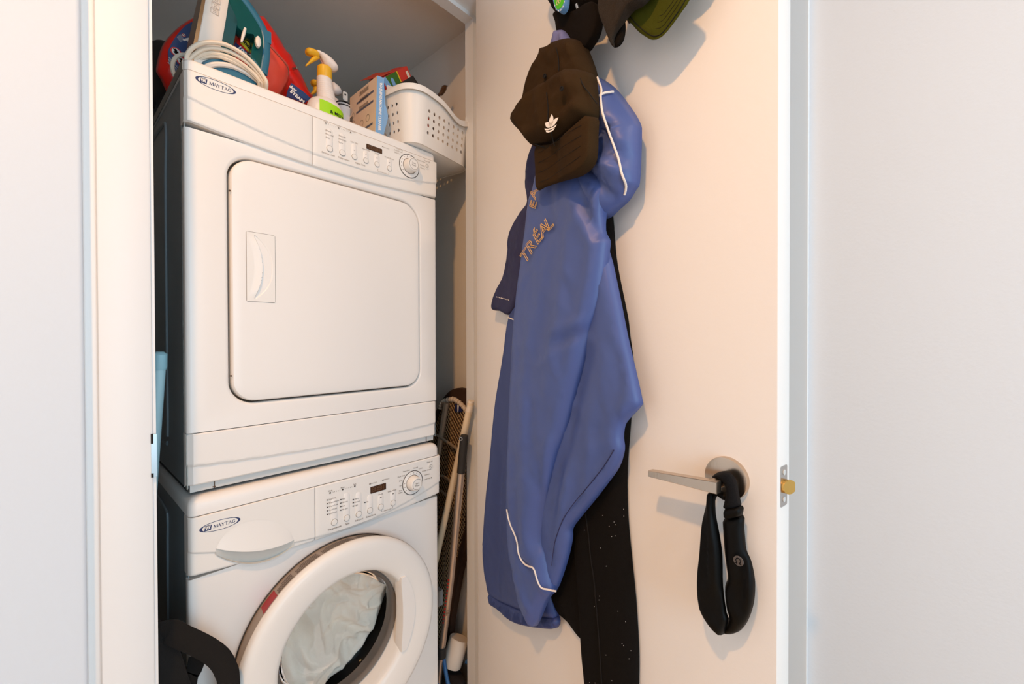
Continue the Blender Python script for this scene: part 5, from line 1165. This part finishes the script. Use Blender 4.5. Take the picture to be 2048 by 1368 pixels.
s1 = spray('spray_bottle', 'white spray bottle with a lime green label and yellow nozzle, in front', 'sp', 1.09, PTS['sp_body'], 1)
def roundloop(cx, cy, z, rx, ry, n=28): return [(cx+rx*math.cos(2*PI*k/n), cy+ry*math.sin(2*PI*k/n), z) for k in range(n)]
nk = PTS['sp_neck']; zc0 = nk[0][1]; xc0 = (nk[0][0]+nk[2][0])/2
b = MB(); b.loft([roundloop(.5005, 1.115, 1.857, .017, .017), roundloop(.5005, 1.115, 1.859, .0182, .0182), roundloop(.5003, 1.115, 1.886, .0178, .0178), roundloop(.5003, 1.115, 1.889, .015, .015)]); obj('collar', b, YELP, s1)
b = MB(); lp = []
for i in range(80):   # ribbed neck
    t = i/79; z = 1.858-.078*t; rx = .0185+.0085*t**1.3; rr = .0006*math.sin(i*1.15)
    lp.append(roundloop(.4995+.008*t, 1.115, z, rx+rr, rx*.95+rr))
b.loft(lp); obj('ribbed_neck', b, BOTW, s1)
b = MB(); lp = []
for z, rx, ry in ((1.803, .026, .024), (1.797, .036, .030), (1.789, .042, .033), (1.775, .046, .034), (TOPZ+.004, .046, .034), (TOPZ, .043, .031)): lp.append(roundloop(.5025, 1.118, z, rx, ry, 40))
b.loft(lp); obj('bottle', b, BOTW, s1)
b = MB(); lp = []
for z in (1.784, 1.722):
    lp.append([(.5025+.0466*math.cos(a), 1.118+.0346*math.sin(a), z-(0.006*(math.cos(a)-.2) if z > 1.75 else 0)) for a in [math.radians(-125+110*k/20) for k in range(21)]])
b.loft(lp, False, False, False); ll = obj('lime_label', b, LIME, s1, True, label='lime green label')
def lwrap(v):
    a = math.radians(-70)+(v.x-.5025)/.042; return Vector((.5025+.0472*math.cos(a), 1.118+.0352*math.sin(a), v.z))
t = MB(); text(t, '& MILDEW', (.5125, 0, 1.763), X_, Z_, .0115, lift=lwrap, bold=.0002); obj('label_lettering', t, BLACK, ll, False)
s2 = spray('spray_bottle', 'second white spray bottle with a yellow nozzle, half hidden behind the front one', 's2', 1.25, PTS['s2_body'], 0)
b = MB().loft([roundloop(.598, 1.272, 1.905, .014, .014), roundloop(.600, 1.272, 1.885, .016, .016), roundloop(.602, 1.272, 1.84, .024, .024), roundloop(.602, 1.272, 1.80, .036, .032), roundloop(.602, 1.272, TOPZ, .036, .032)]); obj('bottle', b, BOTW, s2)
# third bottle: grey cap with a hang tab
b3 = thing('bottle', (.602, 1.215, TOPZ), 'pale bottle with a dark hang tab between the spray bottles and the cleaner box', 'bottle')
obj('bottle_body', MB().loft([roundloop(.600, 1.215, 1.872, .014, .014), roundloop(.600, 1.215, 1.866, .021, .020), roundloop(.600, 1.215, 1.85, .0225, .021), roundloop(.600, 1.215, TOPZ, .0225, .021)]), BOTW, b3)
b = MB().loft([roundloop(.600, 1.215, 1.866, .0216, .0206), roundloop(.600, 1.215, 1.870, .0216, .0206)], False, False).loft([roundloop(.600, 1.215, 1.858, .0222, .0210), roundloop(.600, 1.215, 1.861, .0222, .0210)], False, False)
obj('dark_bands', b, BLACK, b3)
tb_ = obj('hang_tab', MB().loft([[(a, 1.186, c) for a, c in rrect(.585, .599, 1.866, 1.892, .004, 4)], [(a, 1.1875, c) for a, c in rrect(.585, .599, 1.866, 1.892, .004, 4)]]), GREYP, b3, False)
obj('tab_hole', MB().lathe((.592, 1.1858, 1.884), (0, -1, 0), [(.0028, 0), (0, .0001)], 14, False, False), BLACK, tb_, False)
# ---- washing machine cleaner box (leaning a little, spine to the room)
cbx = thing('carton', (.61, 1.10, TOPZ), 'beige and pale blue washing machine cleaner carton with a white-lettered spine', 'box')
# spine plane y=1.05 from (.604,1.742)..(.611,1.888) 16 mm wide; long face runs back to the left
A0 = Vector((.6040, 1.045, TOPZ)); UP = Vector((.0072, 0, .172)); SP = Vector((.0190, -.004, 0)); BK = Vector((.002, .155, 0))
def cb(u, v, w): return A0+SP*u+UP*v+BK*w
b = MB().box(0, 1, 0, 1, 0, 1, lambda u, w, v: cb(u, v, w)); obj('box_body', b, CARD, cbx, False)
def decal(name, m, par, f, quad, off): return obj(name, MB().add([f(*q) for q in quad], [tuple(range(len(quad)))]), m, par, False)
spn = decal('blue_spine', SKY, cbx, lambda u, v: cb(u, v, -.004), [(0, 0), (1, 0), (1, 1), (0, 1)], 0)
t = MB(); text(t, 'WASHING MACHINE CLEANER', A0+SP*.54+UP*.53+BK*-.007, -UP, SP, .0100, bold=.00025, space=.93); obj('spine_lettering', t, WHITE, spn, False)
def fc(w, v): return cb(-.02, v, w)
for w0, w1, v0, v1 in ((.10, .72, .78, .815), (.10, .72, .62, .655), (.10, .55, .26, .295)): decal('slate_bar', SLATE, cbx, fc, [(w0, v0), (w1, v0), (w1, v1), (w0, v1)], 0)
t = MB(); cax = BK.normalized()*-1; cay = Vector((0, 0, 1))
for k in range(14):
    w0 = .12+.02*(k % 3); text(t, ('wash and rinse the drum', 'keeps the machine fresh', 'one packet per month')[k % 3], cb(-.03, .95-.014*k-(.05 if k > 4 else 0)-(.06 if k > 9 else 0), .45), cax, cay, .0052)
obj('face_lettering', t, INK, cbx, False, kind='stuff')
b = MB()
for w0, v0, r in ((.28, .42, .010), (.50, .40, .010), (.70, .38, .008), (.30, .22, .009), (.82, .5, .008), (.84, .64, .008)):
    o = cb(-.03, v0, w0); n = 20
    b.loft([[o+BK.normalized()*(rr*math.cos(2*PI*k/n))+Vector((0, 0, rr*math.sin(2*PI*k/n))) for k in range(n)] for rr in (r, r*.88)], False, False)
obj('face_pictograms', b, INKL, cbx, False, kind='stuff')
b = MB()
for k in range(12): b.add([cb(-.03, .52, .86+.009*k), cb(-.03, .52, .8645+.009*k), cb(-.03, .64, .8645+.009*k), cb(-.03, .64, .86+.009*k)], [(0, 1, 2, 3)])
obj('bar_code', b, BLACK, cbx, False, kind='stuff')
b = MB().add([cb(1.02, .45, 0), cb(1.02, .02, .0), cb(1.5, .36, -.05), cb(1.55, .42, -.03)], [(0, 1, 2, 3)]).add([cb(1.02, 1, 0), cb(1.02, .45, 0), cb(1.55, .42, -.03), cb(1.25, .60, .0), cb(1.1, .92, .02)], [(0, 1, 2, 3, 4)])
obj('open_flap', b, SKY, cbx, False, solid=.0008, label='torn open pale blue flap')
ot = obj('orange_carton', MB().add([(.552, 1.165, TOPZ), (.592, 1.15, TOPZ), (.592, 1.15, 1.795), (.590, 1.19, 1.795), (.552, 1.19, TOPZ), (.592, 1.19, TOPZ)], [(0, 1, 2), (0, 2, 3, 4), (1, 5, 3, 2), (0, 4, 5, 1), (4, 3, 5)]), ORNG, None, False, origin=(.58, 1.17, TOPZ))
tag(ot, 'small folded orange carton corner behind the beige cleaner box', 'box')
# ---- white perforated basket overhanging the right corner
bk = thing('storage_basket', (.79, 1.12, TOPZ), 'white perforated plastic basket overhanging the right end of the dryer top', 'basket')
BA = math.radians(10.2); ex = Vector((math.cos(BA), math.sin(BA), 0)); ey = Vector((-math.sin(BA), math.cos(BA), 0)); BO = Vector((.676, .974, TOPZ+.001))
BW, BD, BH, FL = .252, .240, .144, .014
def bsk(u, v, z):  return BO+ex*u+ey*v+Vector((0, 0, z))
def bloop(z, ins, r=.042, n=8):
    g = FL*z/BH-ins
    return [bsk(a, c, z) for a, c in rrect(-g, BW+g, -g, BD+g, r, n)]
# rounded corner columns, floor and rim
def rimz(u, v):
    d = 0
    if v < .03: d = .026*math.exp(-((u-.170)/.050)**2)
    return BH+.004-d
b = MB()
nC = 8
# walls as a cell grid with round holes
def wall(mb, p0, p1, nxc, nzc, z0, z1, hole, inset):
    """p0->p1 bottom edge (u,v); flares outwards with height; holes nxc x nzc"""
    d = Vector((p1[0]-p0[0], p1[1]-p0[1])); L = d.length; d /= L; nrm = Vector((d.y, -d.x))
    def pt(s, z):
        g = FL*z/BH; q = Vector(p0)+d*s+nrm*g
        return bsk(q.x, q.y, z)
    cw = (L-2*inset)/nxc; ch = (z1-z0)/nzc
    for i in range(nxc):
        for j in range(nzc):
            s0 = inset+i*cw; y0 = z0+j*ch; cx, cy = s0+cw/2, y0+ch/2
            outer = [(s0+cw, cy), (s0+cw, y0+ch), (cx, y0+ch), (s0, y0+ch), (s0, cy), (s0, y0), (cx, y0), (s0+cw, y0)]
            inner = [(cx+hole*math.cos(k*PI/4), cy+hole*1.1*math.sin(k*PI/4)) for k in range(8)]
            o = len(mb.v); mb.v += [pt(*q) for q in outer+inner]
            mb.f += [(o+k, o+(k+1) % 8, o+8+(k+1) % 8, o+8+k) for k in range(8)]
    top = lambda s: rimz(s, 0) if p0[1] == 0 and p1[1] == 0 else BH+.004
    N = max(16, nxc*2)
    lo = [pt(inset+(L-2*inset)*k/N, z0) for k in range(N+1)]; b0 = [pt(inset+(L-2*inset)*k/N, 0) for k in range(N+1)]
    hi = [pt(inset+(L-2*inset)*k/N, z1) for k in range(N+1)]; tp_ = [pt(inset+(L-2*inset)*k/N, top(inset+(L-2*inset)*k/N)) for k in range(N+1)]
    mb.loft([b0, lo], False, False, False); mb.loft([hi, tp_], False, False, False)
r_ = .042
wall(b, (0, 0), (BW, 0), 8, 4, .028, .106, .0045, r_); wall(b, (BW, 0), (BW, BD), 9, 4, .030, .122, .0047, r_)
wall(b, (BW, BD), (0, BD), 8, 4, .030, .122, .0036, r_); wall(b, (0, BD), (0, 0), 9, 4, .024, .116, .0042, r_)
for cu, cv, a0 in ((r_, r_, 180), (BW-r_, r_, 270), (BW-r_, BD-r_, 0), (r_, BD-r_, 90)):
    cols = []
    for z in (0, .026, .07, .118, BH+.004):
        rr = r_+FL*z/BH; cols.append([bsk(cu+rr*math.cos(math.radians(a0+90*k/20)), cv+rr*math.sin(math.radians(a0+90*k/20)), z) for k in range(21)])
    b.loft(cols, False, False, False)
obj('basket_wall', b, PLASTW, bk, False, solid=.0024, merge=.0001)
b = MB().loft([bloop(.0, .004), bloop(.004, .0), bloop(.007, .003)]); obj('basket_floor', b, PLASTW, bk)
rp = []
for a, c in rrect(-FL, BW+FL, -FL, BD+FL, r_+FL, 10):
    rp.append((a, c))
dense = []
for i in range(len(rp)):
    p, q = rp[i], rp[(i+1) % len(rp)]; m_ = max(1, int(math.hypot(q[0]-p[0], q[1]-p[1])/.012))
    dense += [(p[0]+(q[0]-p[0])*k/m_, p[1]+(q[1]-p[1])*k/m_) for k in range(m_)]
ro = [bsk(a, c, rimz(a, c+FL)+.001) for a, c in dense]
cc = Vector((BW/2, BD/2))
rl = []
for off, dz in ((-.003, .0), (.001, .0018), (.006, .0012), (.0078, -.003), (.0078, -.016), (.0068, -.016), (.0058, -.004), (-.003, -.003)):
    rl.append([bsk(a+(.0 if abs(a-cc.x) < 1e-9 else math.copysign(off, a-cc.x)*min(1, abs(a-cc.x)/(BW/2))), c+math.copysign(off, c-cc.y)*min(1, abs(c-cc.y)/(BD/2)), rimz(a, c+FL)+dz) for a, c in dense])
rl.append(rl[0]); b = MB().loft(rl, False, False); obj('basket_rim', b, PLASTW, bk, True, 50)
# ---- things in the basket
rb = thing('carton', (.76, 1.16, TOPZ+.01), 'open red and green carton standing in the basket', 'box')
bx = PTS['redbox']
def rbx(u, v, w):  # u along the top edge, v down, w back
    o = Vector((.691, 1.155, 1.962)); return o+Vector((.088, .0, .078))*u+Vector((.048, 0, -.075))*v*2.1+Vector((-.01, .055, .012))*w
b = MB().box(0, 1, 0, 1, 0, 1, lambda u, v, w: rbx(u, v, w)); obj('box_body', b, REDC, rb, False)
g = obj('green_panel', MB().add([rbx(.10, 0, -.02), rbx(.55, 0, -.02), rbx(.55, 1, -.02), rbx(.10, 1, -.02)], [(0, 1, 2, 3)]), GRNC, rb, False)
obj('yellow_stripe', MB().add([rbx(.55, 0, -.025), rbx(.585, 0, -.025), rbx(.585, 1, -.025), rbx(.55, 1, -.025)], [(0, 1, 2, 3)]), YEL, rb, False)
obj('blue_corner', MB().add([rbx(0, 0, -.02), rbx(.12, 0, -.03), rbx(.22, .22, -.03), rbx(.03, .22, -.02)], [(0, 1, 2, 3)]), SKY, rb, False)
pc = [rbx(.33+.075*math.cos(a)*1.0, .28+(.16 if 0 < k < 9 else -.16)*1+.05*math.sin(a), -.03) for k, a in enumerate([math.radians(18*q) for q in range(20)])]
cap_ = [rbx(.30+.055*math.cos(a), .10-.05*math.sin(a), -.035) for a in [PI*k/8 for k in range(9)]]+[rbx(.30+.055*math.cos(a), .42-.05*math.sin(a), -.035) for a in [PI+PI*k/8 for k in range(9)]]
obj('blue_capsule', MB().add(cap_, [tuple(range(len(cap_)))]), SKY, g, False)
t = MB()
for k in range(6): text(t, 'freshness tablets', rbx(.66+.035*k, .30, -.03), Vector((.048, 0, -.075)), Vector((.088, 0, .078)), .0055)
obj('box_lettering', t, WHITE, rb, False, kind='stuff')
obj('box_sign', MB().add([rbx(.86, .06, -.03), rbx(.95, .06, -.03), rbx(.95, .16, -.03), rbx(.86, .16, -.03)], [(0, 1, 2, 3)]), CARD, rb, False)
fl = PTS['fly']
obj('open_flap', MB().loft([[(a, 1.150+(.06 if k in (0, 1, 2) else .01), c) for k, (a, c) in enumerate(fl)], [(a, 1.151+(.06 if k in (0, 1, 2) else .01), c+.0006) for k, (a, c) in enumerate(fl)]]), REDC2, rb, False, label='open orange-red lid flap')
wp_ = thing('paper_packet', (.70, 1.10, TOPZ+.012), 'folded white and pale blue paper packet between the red box and the cleaner carton', 'packet')
obj('packet', MB().add([(.690, 1.125, 1.930), (.722, 1.122, 1.934), (.731, 1.115, 1.903), (.708, 1.11, 1.885), (.690, 1.13, 1.73), (.73, 1.13, 1.73)], [(0, 1, 2, 3), (0, 3, 4), (3, 2, 5, 4)]), mat('white_paper', '#e9dfd6', .8), wp_, False, solid=.001)
obj('packet_edge', MB().add([(.688, 1.121, 1.905), (.731, 1.113, 1.9025), (.709, 1.106, 1.880), (.69, 1.11, 1.884)], [(0, 1, 2, 3)]), SKY, wp_, False, solid=.001)
bp = PTS['black_book']
bb_ = obj('black_folder', MB().loft([[(a, 1.088, c) for a, c in bp], [(a, 1.100, c) for a, c in bp]]), mat('black_board', '#1d1712', .6), None, False, origin=(.74, 1.095, TOPZ+.01))
tag(bb_, 'black folder standing in the basket in front of the red carton', 'folder')
hh = thing('hair_clip', (.87, 1.10, TOPZ+.01), 'glossy tortoiseshell hair clip sticking up over the basket rim', 'hair clip')
HC = mat('tortoiseshell', '#4a2c12', .2, var=.5, vscale=90, coat=.4)
b = MB(); puff(b, PTS['hanger'], Yp(1.105), 0, .009, .008, [], .006); obj('clip_jaw', b, HC, hh, True, 180)
obj('clip_stem', MB().tube([(.868, 1.108, 1.966), (.855, 1.108, 1.90), (.84, 1.11, 1.80), (.835, 1.11, TOPZ+.012)], .005, 8), HC, hh)
obj('clip_pin', MB().lathe((.891, 1.094, 2.001), (0, -1, 0), [(.0022, 0), (.002, .002), (0, .0025)], 10, False, False), STEEL, hh)

# ------------------------------------------------------------------ beside the machines, right
IBW = mat('expanded_metal', '#c9ab82', .5, metal=.3)
IBB = mat('board_underside', '#4b3018', .8)
IBP = mat('dark_brown_board_cover', '#3a2314', .9, bump=.4, scale=300)
ib = thing('ironing_board', (.90, 1.28, 0), 'ironing board with a dark brown cover leaning on its nose end beside the machines', 'ironing board')
def ibx(y, z, n): return Vector((.905-n+.016*(z-.5), y, z))
L_ = PTS['ib_pad']; edge = PTS['ib_edge']
right = [p for p in L_[8:9]]+[(1.000, .86)]+edge+[(1.095, .25), (1.125, .03)]
left = [(1.46, .03), (1.42, .30), (1.33, .62), (1.24, .83), (1.185, .93)]
outl = L_[0:8]+right+left
b = MB(); prism(b, outl, ibx, -.022, .0); obj('board_cover', b, IBP, ib, True, 30)
def shrink(pts, f, c): return [(c[0]+(a-c[0])*f, c[1]+(z-c[1])*f) for a, z in pts]
inn = [(1.150, .945), (1.125, .968), (1.093, .976), (1.06, .968), (1.03, .938), (1.015, .90)]+[(a+.022, z) for a, z in [(1.000, .86)]+edge+[(1.095, .25)]]+[(1.15, .05), (1.43, .05), (1.39, .30), (1.305, .60), (1.215, .82)]
b = MB(); prism(b, inn, ibx, .0, .003); un = obj('board_underside', b, IBB, ib, False)
b = MB()
for sl in (1, -1):
    k = -80
    while k < 110:
        c0 = k*.0165; seg = []
        for q in range(0, 221):
            yy = .98+.5*q/220; zz = .5+c0*1.0+(yy-1.2)*(1.05 if sl > 0 else -1.75)
            if inside((yy, zz), inn): seg.append((yy, zz))
            elif len(seg) > 1:
                b.tube([ibx(*seg[0], .0045), ibx(*seg[-1], .0045)], .0011, 3, False); seg = []
            else: seg = []
        if len(seg) > 1: b.tube([ibx(*seg[0], .0045), ibx(*seg[-1], .0045)], .0011, 3, False)
        k += 1
obj('wire_mesh', b, IBW, ib, False, kind='stuff')
hm = catmull(PTS['ib_hem']+[(1.012, .90)], 5, False)
b = MB(); b.tube([ibx(a, z, .006) for a, z in hm], [.0075+.0018*math.sin(i*2.4) for i in range(len(hm))], 8); obj('gathered_hem', b, mat('cream_cotton', '#d8c5b0', .9, bump=.5, scale=300), ib)
tgp = PTS['ib_tag']; b = MB(); prism(b, tgp, ibx, .006, .009); tgo = obj('navy_tag', b, NAVYL, ib, False, label='small navy blue tag')
cx = sum(p[0] for p in tgp)/5; cz = sum(p[1] for p in tgp)/5
obj('tag_mark', MB().loft([[ibx(cx+a, cz+c, .0092) for a, c in ((-.004, .012), (.004, .012), (.002, -.010), (-.001, -.012))], [ibx(cx+a, cz+c, .0098) for a, c in ((-.004, .012), (.004, .012), (.002, -.010), (-.001, -.012))]]), WHITE, tgo, False)
FRM = mat('grey_painted_tube', '#a3917d', .4, metal=.3)
lgp = PTS['ib_leg']; b = MB().tube([ibx(a, z, .016) for a, z in [(lgp[0][0], lgp[0][1])]+lgp[1:]+[(1.30, .35), (1.36, .05)]], .010, 8); obj('leg', b, FRM, ib)
for key in ('ib_bar1', 'ib_bar2', 'ib_bar3'):
    q = PTS[key]; b = MB().tube([ibx(a, z, .024) for a, z in q], .0048, 8); obj('cross_bar', b, FRM, ib)
obj('latch_lever', MB().box(1.115, 1.150, 0, .02, .30, .35, lambda y, n, z: ibx(y, z, n+.02)), GREYP, ib, False)
obj('release_wire', MB().tube([ibx(1.087, .56, .02), ibx(1.10, .48, .018), ibx(1.118, .36, .02)], .0022, 6), STEEL, ib)
wpo = thing('broom', (.85, 1.16, 0), 'plain cream wooden broom pole leaning in the gap beside the machines', 'broom')
W0 = Vector((.865, .955, .987)); 
wd_ = Vector((.835, 1.115, .40))-W0
b = MB().tube([W0, W0+wd_*.05, W0+wd_*1.0, W0+wd_*1.60], .0105, 16); obj('pole', b, mat('cream_pole', '#e6cfae', .45), wpo)
obj('pole_tip', MB().tube([W0-wd_.normalized()*.006, W0+wd_.normalized()*.028], [.0100, .0112], 16), mat('pale_cap', '#ead9c3', .5), wpo)
obj('broom_head', MB().box(.79, .83, 1.17, 1.35, 0, .035), BLACKR, wpo)
alu = thing('telescopic_pole', (.83, 1.1, 0), 'silver telescopic aluminium pole with a black grip leaning beside the broom', 'pole')
g0 = Vector((.845, .962, .89)); g1 = Vector((.845, .978, .775)); a1 = Vector((.840, 1.022, .44)); a2 = Vector((.836, 1.047, .285)); a3 = Vector((.832, 1.0565, .215)); a4 = Vector((.828, 1.0675, .115)); a5 = Vector((.826, 1.075, .012))
ALU = mat('anodised_aluminium', '#c7b7ab', .32, metal=.85)
obj('grip', MB().tube([g0, g0*.9+g1*.1, g1], [.0115, .0125, .0125], 18), BLACKR, alu)
obj('hanging_eye', MB().lathe(g0*.93+g1*.07+Vector((-.0125, 0, 0)), (-1, -.5, 0), [(.0055, 0), (.0055, .002), (.003, .002), (.003, 0)], 14, False, False), STEEL, alu)
ut = obj('upper_tube', MB().tube([g1, a1, a2], .0110, 18), ALU, alu)
obj('lower_collar', MB().tube([a2, a3], .0108, 18), ALU, alu)
obj('locking_sleeve', MB().tube([a3*1.0, a4*.2+a3*.8+Vector((0, 0, -.012))], .0142, 18), BLACKR, alu)
obj('lower_tube', MB().tube([a3, a4, a5], .0088, 16), ALU, alu)
b = MB()
for k in range(3): c = a4+(a5-a4)*(.05+.09*k); b.tube([c, c+(a5-a4)*.02], .0093, 16)
obj('tube_rings', b, STEEL, alu)
st = MB(); dirp = (a2-a1).normalized()
for k in range(13):   # red slanted stripes of the sticker
    c = a1+(a2-a1)*(-.02+.075*k)
    side = Vector((-.82, -.57, 0)).normalized(); tang = dirp.cross(side).normalized()
    def sp_(a, d): return c+dirp*d+(side*math.cos(a)+tang*math.sin(a))*.0114
    st.add([sp_(.15, 0), sp_(.62, .003), sp_(.62, .008), sp_(.15, .005)], [(0, 1, 2, 3)])
obj('red_stripes', st, mat('stripe_red', '#c22a22', .5), ut, False, kind='stuff')
t = MB(); cst = a1*.45+a2*.55
text(t, '1.2 m', cst+Vector((-.0085, -.0085, .03)), dirp*-1, Vector((.57, -.82, 0)), .010); text(t, 'ALU', cst+Vector((-.0085, -.0085, -.02)), dirp*-1, Vector((.57, -.82, 0)), .010)
obj('sticker_lettering', t, BLACK, ut, False)
# rolled tube, bag and blue cords on the floor
rl_ = thing('paper_roll', (.89, 1.07, .0), 'short white roll propped on the dark bag at the bottom of the gap', 'roll')
r0 = Vector((.905, 1.058, .205)); r1 = Vector((.872, 1.062, .130)); b = MB().tube([r0, r0+(r1-r0)*.04, r0+(r1-r0)*.96, r1], [.030, .0325, .0325, .030], 28); obj('roll', b, mat('white_roll', '#e0d2c2', .6), rl_)
bg = thing('tool_bag', (.87, 1.10, 0), 'dark cloth bag with tan tags on the closet floor under the white roll', 'bag')
BAGM = mat('dark_bag_cloth', '#221a18', .9, bump=.5, scale=300)
b = MB(); lp = []
for z, k in ((0, .9), (.03, 1), (.07, .97), (.098, .8), (.105, .4)): lp.append([(.868+.052*k*math.cos(a), 1.075+.080*k*math.sin(a), z+.006*math.sin(3*a)*k*(z > .02)) for a in [2*PI*i/28 for i in range(28)]])
b.loft(lp); obj('bag_body', b, BAGM, bg)
TAN = mat('tan_tag', '#a98a55', .8)
obj('tan_tag', MB().box(-.010, .010, -.001, .001, -.013, .013, lambda x, y, z: Vector((.822+z*.35, 1.052+x, .085+z))), TAN, bg, False)
obj('tan_tag', MB().box(-.006, .006, -.001, .001, -.018, .018, lambda x, y, z: Vector((.826+z*.3, 1.024+x-z*.3, .100+z))), TAN, bg, False)
BLUEC = mat('blue_hose', '#2f5f93', .4)
hs = thing('blue_hose', (.84, 1.08, .02), 'blue flexible hose coiled over the bag at the bottom of the gap', 'hose')
for pts in ([(.85, 1.085, .212), (.838, 1.055, .170), (.832, 1.030, .120), (.838, 1.008, .07), (.86, .998, .03), (.89, 1.02, .012)],
            [(.82, 1.085, .125), (.822, 1.060, .09), (.826, 1.035, .055), (.835, 1.012, .02), (.86, 1.005, .010)],
            [(.90, 1.02, .150), (.905, 1.0, .148), (.92, .985, .14)],
            [(.80, 1.10, .08), (.806, 1.07, .045), (.815, 1.045, .018), (.84, 1.03, .008)]):
    obj('hose_turn', MB().tube(catmull(pts, 5, False), .0062, 10), BLUEC, hs)

# ------------------------------------------------------------------ beside the machines, left
bpole = thing('blue_pole', (.12, 1.25, 0), 'pale blue mop pole with a rounded cap in the dark gap left of the dryer', 'pole')
P0 = Vector((.150, 1.046, 1.152)); P1 = Vector((.125, 1.17, .45)); dd_ = P1-P0
PB = mat('pale_blue_plastic', '#a9d3e0', .4)
obj('tube', MB().tube([P0+dd_*.03, P0+dd_, P0+dd_*1.6], .0105, 16), PB, bpole)
obj('end_cap', MB().tube([P0-dd_.normalized()*.004, P0, P0+dd_.normalized()*.025, P0+dd_.normalized()*.03], [.006, .0115, .0125, .0115], 16), mat('pale_blue_cap', '#94c4d4', .35), bpole)
tb2 = thing('tote_bag', (.16, .96, 0), 'black fabric bag with webbing handles standing at the lower left of the washer', 'bag')
WEB = mat('black_webbing', '#100c09', .85, bump=1.0, scale=700, stretch=(1, 1, 3))
BAGB = mat('black_bag_fabric', '#0d0d0d', .95, bump=.4, scale=500)
def strap(name, pts, w, m, y0=0):
    P = catmull(pts, 5, False); A = []; B = []
    for i, p in enumerate(P):
        q = P[min(i+1, len(P)-1)]; q0 = P[max(i-1, 0)]; tn = Vector(q)-Vector(q0); tn = Vector((tn[0], 0, tn[2])).normalized()
        nr = Vector((-tn.z, 0, tn.x))*w/2; A.append(Vector(p)+nr); B.append(Vector(p)-nr)
    return obj(name, MB().loft([A, B], False, False, False), m, tb2, True, solid=.0022)
s_ = [(a, .935+.02*max(0, .17-a)/.05, c) for a, c in PTS['strap1']]
strap('front_handle', s_+[(s_[-1][0]+.004, .94, .42)], .036, WEB)
s_ = [(a, .972, c) for a, c in PTS['strap3']]; strap('rear_handle', s_+[(s_[-1][0]-.01, .972, .45)], .028, WEB)
s_ = [(a, .965, c) for a, c in PTS['strap2']]; strap('rear_handle', s_, .010, WEB)
b = MB(); lp = []
for z, k, dx in ((.0, .85, 0), (.03, 1, 0), (.40, 1.0, .0), (.52, .92, -.003), (.62, .62, -.012), (.668, .30, -.016), (.682, .12, -.016)):
    lp.append([(.145+dx+.045*k*math.cos(a), .955+.028*k*math.sin(a)+(.0), z+.008*math.sin(2*a)*(z > .45)) for a in [2*PI*i/28 for i in range(28)]])
b.loft(lp); obj('bag_body', b, BAGB, tb2)
